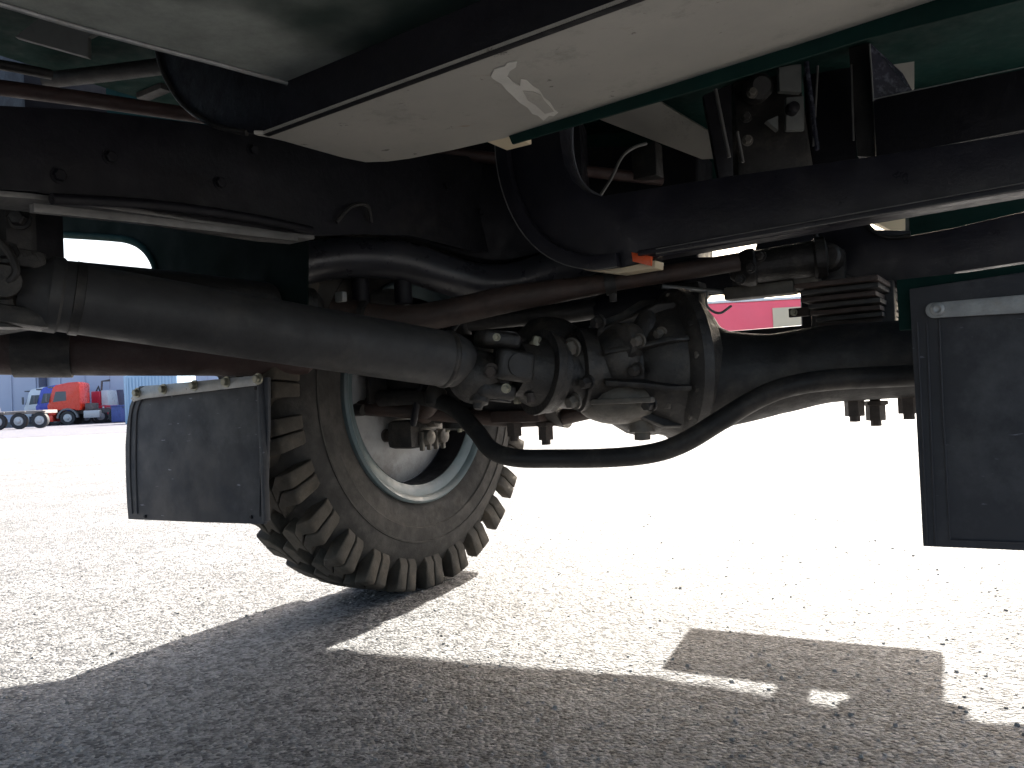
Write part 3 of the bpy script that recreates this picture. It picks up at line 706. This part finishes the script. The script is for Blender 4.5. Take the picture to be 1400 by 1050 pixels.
# ---- propshaft tunnel masses behind: engine sump and gearbox, above the axle
prism('inner_fender', [W(338, 318, 1.86), W(470, 318, 1.93), W(478, 352, 1.93), W(450, 375, 1.93), W(445, 410, 1.93), W(345, 410, 1.86)], Vector((0, .01, 0)), M_black, truck, bevel=.001)
prism('rear_crossmember', [W(935, 352, 2.1), W(1030, 350, 2.07), W(1040, 310, 2.06), W(1245, 315, 2.0), W(1245, 440, 2.0), W(1152, 430, 2.02), W(1148, 400, 2.03), W(1000, 400, 2.08), W(935, 408, 2.1)], Vector((.01, .02, 0)), M_black, truck, bevel=.003)
eng = prism('engine_block', [W(330, 200, 2.45), W(955, 200, 2.20), W(955, 395, 2.20), W(935, 415, 2.12), W(890, 450, 2.12), W(700, 458, 2.18), W(580, 470, 2.26), W(560, 420, 2.4), W(430, 375, 2.45), W(330, 330, 2.45)], Vector((.08, .16, 0)), M_black, truck, bevel=.01)
blob('engine_sump', W(760, 415, 2.1), .10, M_black, eng, (1.8, 1, .5))
tube('sump_pipe', [W(640, 440, 2.02), W(720, 432, 2.0), W(800, 425, 1.98), W(880, 405, 1.97), W(930, 420, 1.98)], .024, M_blackd, eng, seg=16, smooth_n=5)
box('engine_bracket', W(930, 408, 1.98), (.12, .06, .07), M_blackd, eng, axes=TAX, bevel=.01)
# axle shoulder cover rising behind the ring
tube('axle_upper_bulge', [W(815, 432, 2.0), W(870, 425, 1.98), W(925, 440, 1.97), W(965, 468, 1.96), W(1000, 485, 1.94)], [.05, .07, .065, .05, .04], M_black, axle, seg=20, smooth_n=5)

# ---- right-hand steering cylinder / housing cluster
cy = lathe('steering_cylinder', W(1010, 368, 1.83), (W(1125, 352, 1.77) - W(1010, 368, 1.83)), [(-.02, .02), (0, .036), (.02, .043), (.035, .043), (.04, .037), (.16, .040), (.165, .046), (.185, .046), (.19, .03)], M_cast, truck, seg=28)
for k in range(3): bolt('cylinder_bolt', W(1012 + k * 14, 382 - k * 16, 1.765), -TY, .009, .012, M_cast, cy)
box('cylinder_bracket', W(1040, 398, 1.86), (.16, .05, .030), M_castl, cy, axes=TAX, bevel=.006)
box('mount_bracket', W(1033, 391, 1.90), (.10, .05, .05), M_cast, cy, axes=TAX, bevel=.008)
box('pale_lower_plate', W(1075, 388, 1.84), (.15, .05, .016), M_castl, cy, axes=TAX, bevel=.003)  # lower plate in the paler bare iron
tube('brake_line', [W(905, 392, 1.9), W(960, 397, 1.9), W(1010, 402, 1.9)], .006, M_galv, truck, seg=10)
tube('hanging_wire', [W(967, 398, 1.88), W(966, 415, 1.88), W(972, 424, 1.88), W(985, 428, 1.88), W(1000, 418, 1.88)], .003, M_galv, truck, seg=8, smooth_n=4)
box('link_block', W(1140, 370, 1.82), (.06, .06, .09), M_blackd, cy, axes=TAX, bevel=.012)
lathe('link_boss', W(1130, 350, 1.75), -TY, [(-.05, .03), (0, .03), (.006, .024)], M_cast, cy, seg=20)

# ---- chassis rail on the left
P0 = W(430, 325, 1.55)
def rp(px, py, n=TX, P=P0): return onplane(px, py, P, n)
ro = [(-80, 140), (120, 150), (270, 168), (420, 195), (560, 205), (740, 225), (745, 335), (700, 348), (640, 342), (560, 322), (500, 320), (430, 322), (250, 300), (45, 262), (-80, 255)]
rail = prism('chassis_rail', [rp(*q) for q in ro], -TX * .012 + TY * 0, M_black, truck, bevel=.002)
# lower flange, turned outwards
fl = [(-80, 262), (45, 272), (200, 293), (380, 322), (430, 327)]
pts = [rp(*q) for q in fl]
prism('rail_flange', pts + [p - TX * .07 for p in reversed(pts)], TZ * .008, M_steelL, rail, bevel=.001)
fl2 = [(38, 290), (200, 307), (330, 322), (400, 330)]
pts = [rp(*q) for q in fl2]
prism('wear_strip', [p + TX * .004 - TZ * .002 for p in pts] + [p + TX * .004 + TZ * .010 for p in reversed(pts)], TX * .012, M_steelL, rail, bevel=.001)
# rail fittings: clip, patches
tube('cable_clip', [rp(455, 305) + TX * .01, rp(470, 285) + TX * .02, rp(492, 283) + TX * .02, rp(503, 305) + TX * .01], .004, M_blackd, rail, seg=8, smooth_n=4)
box('rail_plate', rp(690, 300) + TX * .02, (.02, .14, .10), M_blackd, rail, axes=TAX, bevel=.003)
for (px, py) in ((300, 250), (345, 205), (150, 215), (610, 255), (655, 290), (80, 240)):
    bolt('rail_rivet', rp(px, py), TX, .009, .008, M_black, rail)
# channel above the flange
tube('wiring_loom', [rp(60, 275) + TX * .02, rp(200, 283) + TX * .02, rp(330, 300) + TX * .02, rp(420, 316) + TX * .01], .008, M_black, rail, seg=10, smooth_n=4)

# ---- green wheel arch panel with the window
PA = W(120, 345, 2.05); NA = TY
wout = [(-60, 270), (200, 285), (430, 310), (430, 440), (420, 505), (-60, 505)]
win = [(-60, 321), (40, 325), (100, 327), (160, 331), (183, 336), (196, 345), (206, 358), (210, 375), (212, 470), (-60, 470)]
def ap(px, py, dz=0): return onplane(px, py, PA, NA)
# panel with an opening: left, top and right strips joined in one outline (C shape)
cs = [(-60, 270), (220, 285), (420, 310), (420, 480), (214, 480), (212, 400), (209, 372), (204, 356), (194, 342), (180, 333), (160, 329), (100, 325), (40, 322), (-60, 318)]
arch = prism('wheel_arch_panel', [ap(*q) for q in cs], TY * .004, M_arch, truck, bevel=0)
lip = [ap(*q) for q in [(-60, 314), (40, 319), (100, 322), (160, 326), (183, 331), (198, 341), (209, 356), (214, 372), (216, 400), (217, 470)]]
tube('window_seal', catmull(lip, 4), .009, M_green, arch, seg=10)
box('arch_stay', W(347, 352, 1.85), (.012, .05, .16), M_gloss, truck, axes=TAX, bevel=.002)
g = [(313, 322), (336, 326), (336, 376), (314, 374)]
prism('stay_plate', [onplane(*q, W(325, 350, 1.83), TY) for q in g], TY * .006, M_gloss, truck, bevel=.001)
tube('stay_edge', [W(338, 328, 1.83), W(347, 350, 1.83), W(344, 378, 1.83)], .006, M_steelL, truck, seg=8)
# dark body panels that close the view over the wheel
prism('body_side_panel', [W(215, 260, 2.35), W(420, 260, 2.45), W(420, 430, 2.45), W(300, 430, 2.4), W(222, 420, 2.35)], Vector((0, .02, 0)), M_black, truck, bevel=.004)

# ---- deck above everything
def gs(px, py, z): p = G(px, py); return Vector((p.x, p.y, 0)) + SH * z + TZ * z
zd = 1.27
e = [gs(400, 893, zd), gs(430, 886, zd), gs(560, 897, zd), gs(700, 910, zd), gs(850, 922, zd), gs(975, 937, zd), gs(1100, 958, zd), gs(1240, 983, zd), gs(1400, 1003, zd), gs(1550, 1028, zd)]
far = e
SK = far[0] - TX * .25
prism('unseen_sky_blocker', [SK - TY * 2.1, SK - TY * 5.2, SK - TY * 5.2 - TZ * .62, SK - TY * 2.1 - TZ * .62], -TX * .03, M_green, truck, bevel=.003)  # unseen upright panel added to block sky light from the left
outl = far + [far[-1] + TX * 1.0, far[-1] + TX * 1.0 - TY * 5.2, far[0] - TX * .25 - TY * 5.4, far[0] - TX * .25 - TY * .4]
deck = prism('body_floor', outl, TZ * .05, M_green, truck, bevel=0)
for k in range(2, 5):
    c = far[0] - TY * (.9 + k * .75) + TX * .95 - TZ * .045
    box('floor_crossmember', c, (2.4, .07, .088), M_black, deck, axes=TAX, bevel=.004)

# unseen hanging plate, shaped from the shadow rectangle it casts on the asphalt
zb, zt = .46, .655
q1, q2 = gs(945, 860, zb), gs(1290, 893, zb)
q3, q4 = gs(1292, 967, zt), gs(905, 916, zt)
n_ = ((q2 - q1).cross(q4 - q1)).normalized()
prism('shadow_caster_plate', [q1, q2, q3, q4], Vector((0.0, .01, 0)), M_black, truck, bevel=.002)
for s, (a_, b_) in enumerate(((.45, .12), (.70, .035))):
    pa = q4.lerp(q3, a_); pa2 = q4.lerp(q3, a_ + b_)
    t1 = pa + (TZ + SH) * .62
    # hanger straps placed so their shadows break the lit strip on the ground
    prism('shadow_hanger', [pa, pa2, pa2 + TZ * .63 + SH * .10, pa + TZ * .63 + SH * .10], Vector((0, .006, 0)), M_black, truck, bevel=0)

# ---- pale cross beam over the camera
zb2 = .92
def zp(px, py, z): return G(px, py, z)
left_edge = [(345, 181), (600, 95), (860, 0), (1130, -100)]
n1p = zp(370, 180, zb2); n2p = zp(860, 0, zb2)
u = (n2p - n1p); u.z = 0; u.normalize(); vperp = Vector((-u.y, u.x, 0))
beam_out = [(352, 181), (860, 0), (1600, -285), (2300, -320), (1280, 0), (985, 96), (690, 189), (620, 205), (560, 217), (530, 221), (500, 222), (470, 216), (420, 202), (388, 193), (366, 188), (352, 185.5), (347, 183.5)]
bpts = [zp(*q, zb2) for q in beam_out]
bpts[0] = n1p - u * .018
bpts[1] = n1p + u * .9; bpts[2] = n1p + u * 1.7
beam = prism('cross_beam', bpts, TZ * .006, M_beam, truck, bevel=.001)
# dark face of the beam with its rounded far end, a vertical plate hanging from the panel above
def vp(px, py): return onplane(px, py, n1p, vperp)
fo = [(214, 62), (217, 78), (222, 95), (231, 115), (243, 134), (258, 150), (278, 164), (300, 174), (322, 179), (338, 181.5), (352, 180.5), (862, .5), (1120, -100), (1120, -330), (500, -120), (380, 30)]
fv = [vp(*q) for q in fo]
fv[11] = n1p - u * .018 - TZ * .001; fv[12] = n1p + u * 1.7 - TZ * .001; del fv[13]; fv[12:13] = [fv[12], n1p + u * 1.7 + TZ * .3]; fv = fv[:14] + [n1p + u * .3 + TZ * .3, vp(380, 30)]
face = prism('beam_face', fv, vperp * .012, M_black, truck, bevel=.002)
bead = catmull([vp(*q) for q in fo[:10]], 3)
tube('beam_edge_bead', bead, .0045, M_blackd, face, seg=10)
# green flange on the far edge
ga, gb_ = zp(697, 186, zb2), zp(1290, -2, zb2)
gd = (gb_ - ga)
fl3 = [(694, 186), (985, 94), (1300, -4), (1700, -135)]
top = [zp(*q, zb2) + TZ * .004 for q in fl3]
nn = Vector((gd.y, -gd.x, 0)).normalized()
lowq = [(700, 197), (1020, 103), (1180, 54), (1395, 0), (1800, -100)]
lowp = [onplane(*q, ga, nn) for q in lowq]
prism('green_flange', top + list(reversed(lowp)), -nn * .005, M_green, truck, bevel=.001)
# torn paint flakes on the pale beam (filler patch, raised by a hair)
patch = [(671, 104), (676, 94), (690, 90), (694, 85), (707, 83), (705, 91), (697, 96), (693, 104), (702, 112), (711, 117), (712, 108), (720, 109), (729, 118), (737, 122), (743, 132), (752, 139), (758, 149), (763, 153), (757, 158), (751, 157), (743, 164), (735, 157), (728, 155), (721, 146), (711, 140), (700, 129), (692, 122), (686, 114), (677, 109)]
M_fill = pbr('white_filler', (.6, .58, .53), .6, var=.12, bump=.3)
prism('filler_patch', [zp(*q, zb2 - .0005) for q in patch], TZ * -.0012, M_fill, beam, bevel=0)
patch2 = [(715, 124), (729, 125), (739, 129), (744, 137), (757, 152), (745, 155), (732, 143), (722, 137)]
prism('paint_flake', [zp(*q, zb2 - .0022) for q in patch2], TZ * -.0008, M_beam, beam, bevel=0)
# cream block, its colour standing for the bright gap at the flange end
box('bright_gap_block', zp(682, 192, zb2) + TZ * .012 + vperp * .03, (.05, .06, .02), M_cream, truck, axes=TAX, bevel=.002)

# ---- dusty green panel, light fall-off painted in, top left
zt2 = .985
pan = [(-60, -14), (0, 3), (100, 33), (215, 64), (300, 86), (390, 110), (1100, 320), (1500, -60), (1500, -700), (-300, -500)]
pp = [zp(*q, zt2) for q in pan[:6]]
a0, a1 = zp(0, 3, zt2), zp(300, 86, zt2); ee = (a1 - a0).normalized()
q0 = n1p + TZ * (zt2 - n1p.z)
# where the panel edge meets the beam face
den = ee.x * u.y - ee.y * u.x
tt = ((q0.x - a0.x) * u.y - (q0.y - a0.y) * u.x) / den
X0 = a0 + ee * tt
pp = [zp(-60, -14, zt2), a0, zp(100, 33, zt2), zp(215, 64, zt2), a1, X0]
pq = [X0 + u * 1.6, X0 + u * 1.6 - ee * .8, X0 - ee * 2.2]
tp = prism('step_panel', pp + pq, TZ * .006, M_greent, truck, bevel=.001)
ed = [p - TZ * .002 for p in pp[:6]]
tube('panel_edge', ed, .0035, M_galv, tp, seg=8)

# ---- things seen at the top left past the panel
prism('grey_bracket_plate', [W(20, 50, 1.36), W(66, 15, 1.36), W(160, 30, 1.36), W(120, 50, 1.36), W(120, 78, 1.36)], Vector((0, .012, .0)), M_greyp, truck, bevel=.001)
tube('cross_tube', [W(62, 110, 1.72), W(140, 101, 1.70), W(250, 87, 1.67)], .017, M_blackd, truck, seg=18)
tube('brake_pipe', [W(-60, 112, 1.5), W(120, 136, 1.62), W(270, 158, 1.74), W(420, 178, 1.86), W(600, 206, 1.98), W(700, 220, 2.04), W(800, 234, 2.1), W(905, 246, 2.15)], .0155, M_redp, truck, seg=18, smooth_n=2)
tube('thin_pipe', [W(-60, 78, 1.5), W(20, 92, 1.55), W(70, 102, 1.6)], .010, M_blackd, truck, seg=12)
box('small_bracket', W(210, 122, 1.9), (.10, .03, .03), M_blackd, truck, axes=TAX, bevel=.004)
box('dark_box_member', W(20, 140, 2.05), (.5, .2, .30), M_black, truck, axes=TAX, bevel=.01)
# cab-floor bulkhead: closes the dark background above the left rail
prism('floor_bulkhead', [W(-260, -60, 2.5), W(1180, -60, 2.35), W(1180, 262, 2.35), W(1000, 280, 2.35), W(-260, 330, 2.5)], Vector((.0, .02, 0)), M_green, truck, bevel=0)

# ---- J-shaped supports
PJ = W(900, 345, 1.62)
def jp(px, py): return onplane(px, py, PJ, TY)
outer = [(684, 190), (685, 215), (689, 243), (697, 272), (709, 300), (725, 325), (745, 345), (768, 359), (792, 367), (820, 370), (850, 366), (900, 351)]
inner = [(1420, 178), (1190, 214), (1000, 240), (860, 262), (822, 268), (800, 262), (782, 246), (772, 225), (767, 200), (764, 170), (700, 160)]
jo = outer + [(1150, 307), (1420, 260)] + inner
js = prism('curved_support_arm', [jp(*q) for q in jo], TY * .05, M_arm, truck, bevel=.003)
# rolled outer flange of the arm
of = catmull([jp(*q) for q in outer[:-1]], 2)
cen = jp(830, 200)
vs = []
for p in of:
    r_ = (p - cen).normalized()
    vs += [p - TY * .022, p - r_ * .030 - TY * .022, p - r_ * .030 - TY * .001, p - TY * .001]
fs = []
for i in range(len(of) - 1):
    a = i * 4
    for k in range(4): fs.append((a + k, a + (k + 1) % 4, a + 4 + (k + 1) % 4, a + 4 + k))
fs += [(0, 1, 2, 3), tuple(len(vs) - 4 + k for k in (3, 2, 1, 0))]
mesh('arm_flange', vs, fs, M_arm, js, bevel=.002)
# lower lip of the arm
lipp = [jp(*q) for q in ((880, 352), (1150, 307), (1420, 262))]
lo = [jp(*q) for q in ((880, 345), (1150, 298), (1420, 253))]
prism('arm_lower_lip', lipp + list(reversed(lo)), -TY * .03, M_arm, js, bevel=.0015)
for (pa, pb_) in (((905, 349.5), (1430, 258.5)), ((905, 343), (1430, 250))):
    tube('arm_edge', [jp(*pa) - TY * .031, jp(*pb_) - TY * .031], .0011, M_steelL, js, seg=8)  # thin pale tubes stand for the highlights along the lip
tube('arm_edge', catmull([jp(*q) - TY * .023 for q in outer[:-1]], 2), .0012, M_steelL, js, seg=8)  # pale line painted in for the highlight on the outer flange
prism('underside_strip', [jp(*q) for q in ((770, 361), (800, 369), (845, 374), (895, 366), (896, 356), (850, 366), (810, 368))], TY * .045, M_cream, js, bevel=.001)
prism('orange_reflector', [jp(*q) - TY * .012 for q in ((868, 346), (896, 352), (895, 365), (870, 359))], -TY * .006, M_orange, js, bevel=.001)
# grey hoop strap in the slot
hs = catmull([W(772, 172, 1.93), W(772, 205, 1.92), W(778, 235, 1.91), (W(790, 256, 1.90)), W(815, 272, 1.89)], 5)
vs = []
for p in hs:
    vs += [p - TX * .022, p + TX * .022, p + TX * .022 + TY * .006, p - TX * .022 + TY * .006]
fs = [(0, 1, 2, 3), tuple(len(vs) - 4 + k for k in (3, 2, 1, 0))]
for i in range(len(hs) - 1):
    a = i * 4
    for k in range(4): fs.append((a + k, a + (k + 1) % 4, a + 4 + (k + 1) % 4, a + 4 + k))
mesh('rubber_strap', vs, fs, pbr('grey_rubber_strap', (.15, .155, .18), .5, var=.1), truck, bevel=.001)
tube('loose_cable', [W(818, 271, 1.9), W(835, 245, 1.92), W(850, 215, 1.94), W(866, 202, 1.95), W(884, 196, 1.96)], .004, M_steelL, truck, seg=8, smooth_n=4)
# grey plate seen beyond the slot
prism('grey_floor_plate', [W(818, 163, 2.2), W(900, 138, 2.1), W(985, 190, 2.12), W(985, 217, 2.14), W(960, 218, 2.15)], Vector((0, .01, .01)), M_beam, truck, bevel=.001)
box('slot_bracket', W(885, 222, 2.12), (.07, .05, .09), M_blackd, truck, axes=TAX, bevel=.006)

# ---- machinery between beam and arm
mb = prism('hinge_block', [W(1003, 112, 2.02), W(1092, 90, 1.98), W(1116, 250, 1.98), W(1010, 260, 2.02)], Vector((.01, .08, 0)), M_cast, truck, bevel=.008)
prism('hinge_plate', [W(1065, 92, 1.93), W(1096, 86, 1.93), W(1096, 126, 1.93), W(1066, 124, 1.93)], Vector((0, .02, 0)), M_greyp, mb, bevel=.002)
rg = prism('latch_plate', [W(1075, 133, 1.92), W(1099, 131, 1.92), W(1100, 178, 1.92), W(1075, 178, 1.92)], Vector((0, .015, 0)), M_greyp, mb, bevel=.002)
lathe('latch_boss', W(1086, 146, 1.90), (0, -1, 0), [(-.02, .016), (0, .014), (.003, .006)], M_black, mb, seg=14)
prism('wedge_plate', [W(1048, 165, 1.93), W(1064, 158, 1.93), W(1064, 178, 1.93)], Vector((0, .02, 0)), M_greyp, mb, bevel=.001)
lathe('hinge_barrel', W(1040, 118, 1.95), (0, -1, -.1), [(-.05, .032), (0, .032), (.01, .022)], M_blackd, mb, seg=20)
for (px, py) in ((1028, 127), (1022, 192), (1020, 160), (1088, 165)):
    bolt('hinge_bolt', W(px, py, 1.94), Vector((-.2, -1, 0)), .010, .014, M_castl if py != 160 else M_cast, mb)
for (xa, ya, xb, yb, t) in ((978, 122, 997, 215, .010), (1008, 180, 1016, 222, .008), (1102, 80, 1117, 205, .014), (1118, 90, 1112, 200, .006)):
    tube('hanger_rod', [W(xa, ya, 1.92), W(xb, yb, 1.92)], t * .45, M_steelL if t < .012 else M_gloss, mb, seg=10)
prism('hanger_plate', [W(962, 130, 1.99), W(1000, 115, 1.99), W(1003, 250, 1.99), W(984, 250, 1.99)], Vector((0, .02, 0)), M_black, mb, bevel=.002)
prism('dark_web_plate', [W(1100, 82, 2.0), W(1168, 62, 1.96), W(1172, 250, 1.96), W(1112, 250, 2.0)], Vector((0, .02, 0)), M_black, truck, bevel=.002)

# ---- black box member, column and glossy gusset, top right
PB = W(1300, 180, 1.72)
def bp_(px, py, off=0): return onplane(px, py, PB + TY * off, TY)
bx = prism('box_section', [bp_(1194, 135), bp_(1440, 86), bp_(1440, 171), bp_(1198, 217)], TY * .04, M_black, truck, bevel=.002)
tube('bright_edge', [bp_(1193, 136, -.002), bp_(1440, 83, -.002)], .0013, M_galv, bx, seg=8)
tube('lower_edge', [bp_(1198, 217, -.001), bp_(1440, 170, -.001)], .0012, M_steelL, bx, seg=8)
prism('column', [bp_(1160, 66, .02), bp_(1190, 58, .02), bp_(1196, 215, .02), bp_(1172, 214, .02)], TY * .05, M_blackd, truck, bevel=.003)
tube('column_edge', [bp_(1164, 88, .015), bp_(1167, 192, .015)], .0022, M_steelL, truck, seg=8)
gus = prism('gusset_plate', [bp_(1189, 60, -.004), bp_(1232, 100, .06), bp_(1247, 127, .06), bp_(1194, 138, -.004)], TX * .003 + TY * .004, M_gloss, truck, bevel=0)
tube('gusset_edge', [bp_(1189, 60, -.006), bp_(1194, 138, -.006)], .0018, M_galv, gus, seg=8)
prism('beige_label_plate', [W(1222, 88, 1.9), W(1250, 84, 1.9), W(1250, 122, 1.9), W(1238, 126, 1.9), W(1226, 110, 1.9)], Vector((0, .004, 0)), M_beige, truck, bevel=0)
prism('green_body_panel', [W(1170, -60, 2.2), W(1500, -100, 2.0), W(1500, 200, 2.0), W(1170, 240, 2.2)], Vector((0, .02, 0)), M_green, truck, bevel=0)

# ---- second J arm, farther, and green panel right
PK = W(1250, 388, 1.72)
def kp(px, py): return onplane(px, py, PK, TY)
ko = [(1112, 300), (1117, 325), (1127, 348), (1143, 367), (1165, 381), (1192, 389), (1225, 391), (1260, 389), (1300, 382), (1306, 372), (1440, 352), (1440, 280), (1300, 312), (1245, 322), (1222, 325), (1204, 322), (1190, 312), (1182, 300), (1180, 290)]
k2 = prism('curved_support_arm', [kp(*q) for q in ko], TY * .04, M_arm, truck, bevel=.003)
tube('arm_edge', catmull([kp(*q) - TY * .003 for q in ko[:9]], 3), .006, M_blackd, k2, seg=10)
tube('slot_edge', catmull([kp(*q) - TY * .003 for q in ko[13:]], 3), .005, M_blackd, k2, seg=10)
prism('green_side_panel', [W(1243, 285, 2.02), W(1500, 230, 1.85), W(1500, 420, 1.85), W(1243, 400, 2.02)], Vector((0, .02, 0)), M_green, truck, bevel=0)
prism('bright_gap_piece', [W(1188, 300, 2.3), W(1241, 290, 2.3), W(1241, 323, 2.3), W(1225, 318, 2.3)], Vector((0, .02, 0)), M_cream, truck, bevel=0)  # cream colour stands for daylight through the hole by the arm

# ---- mud flaps
def flap(name_outline, P, D, mat): pass
PL = W(270, 640, 1.70)
NL = (TY * 1.0 + TX * .0).normalized()
def lp(px, py, off=0): return onplane(px, py, PL + NL * off, NL)
lo_ = [(190, 528), (183, 540), (177, 555), (173, 580), (171, 610), (171.5, 650), (173, 685), (175, 710), (270, 714), (361, 717), (364, 650), (366, 580), (366, 516)]
fL = prism('mud_flap', [lp(*q) for q in lo_], NL * .008, M_flap, truck, bevel=.002)
fL['label'] = 'smaller left mud flap hanging from a strip with five bolts'
M_rib = pbr('flap_rib_rubber', (.022, .022, .028), .5, var=.2, bump=.1)
for pts in ([(187, 542), (180, 565), (178, 600), (178, 650), (181, 702)], [(196, 541), (188, 562), (186, 600), (186, 650), (188, 702)], [(357, 527), (357, 600), (355, 706)]):
    tube('flap_groove', catmull([lp(*q, -.0005) for q in pts], 4), .0022, M_rib, fL, seg=8)
box('flap_edge_bar', (lp(362, 520, -.004) + lp(358.5, 712, -.004)) / 2, (.010, .014, (lp(362, 520) - lp(359, 712)).length), M_flap, fL, axes=TAX, bevel=.003)
st = prism('flap_strip', [lp(*q, -.006) for q in ((186, 536), (181, 545), (184, 549), (200, 545), (352, 527), (359, 523), (360, 518), (357, 514), (345, 514), (200, 528))], -NL * .004, M_galv, truck, bevel=.001)
for (px, py) in ((188, 537), (224, 532), (266, 527), (310, 522), (353, 518)):
    bolt('strip_bolt', lp(px, py, -.010), -NL, .0085, .010, M_bolt, st)
for (px, py) in ((199, 706), (344, 707), (195, 543), (350, 531)):
    lathe('flap_pin', lp(px, py, -.001), -NL, [(0, .004), (.003, .003)], M_black, fL, seg=10)
PR = W(1320, 600, 1.36)
def rpj(px, py, off=0): return onplane(px, py, PR + TY * off, TY)
fR = prism('mud_flap', [rpj(*q) for q in ((1243, 395), (1262, 747), (1400, 753), (1640, 762), (1640, 330), (1400, 372))], TY * .010, M_flap, truck, bevel=.002)
fR['label'] = 'large right mud flap cut off by the frame with one round bolt'
for pts in ([(1267, 440), (1279, 745)], [(1284, 436), (1289, 560), (1299, 738)], [(1254, 440), (1268, 742)]):
    tube('flap_groove', [rpj(*q, -.0005) for q in pts], .0018, M_rib, fR, seg=8)
tube('flap_groove', [rpj(*q, -.0005) for q in ((1299, 738), (1400, 742), (1600, 750))], .0018, M_rib, fR, seg=8)
ss = []
for k in range(9):
    a = R(90 + k * 22.5); ss.append((1276 + math.cos(a) * 10.5, 424.5 - math.sin(a) * 10.5))
ss += [(1400, 428), (1640, 414), (1640, 384), (1400, 403)]
s2 = prism('flap_strip', [rpj(*q, -.008) for q in ss], -TY * .004, M_galv, truck, bevel=.001)
lathe('strip_bolt', rpj(1282, 423, -.012), -TY, [(0, .0115), (.003, .0105), (.0045, .006), (.003, .004)], M_galv, s2, seg=20)
box('flap_backing', rpj(1420, 400, .03), (.42, .02, .09), M_green, truck, axes=TAX, bevel=.002)

# ---- far left little joint details near the shaft
tube('cable_loop', [W(0, 330, 1.2), W(14, 348, 1.2), W(22, 372, 1.2), W(8, 388, 1.2)], .006, M_blackd, truck, seg=8, smooth_n=4)
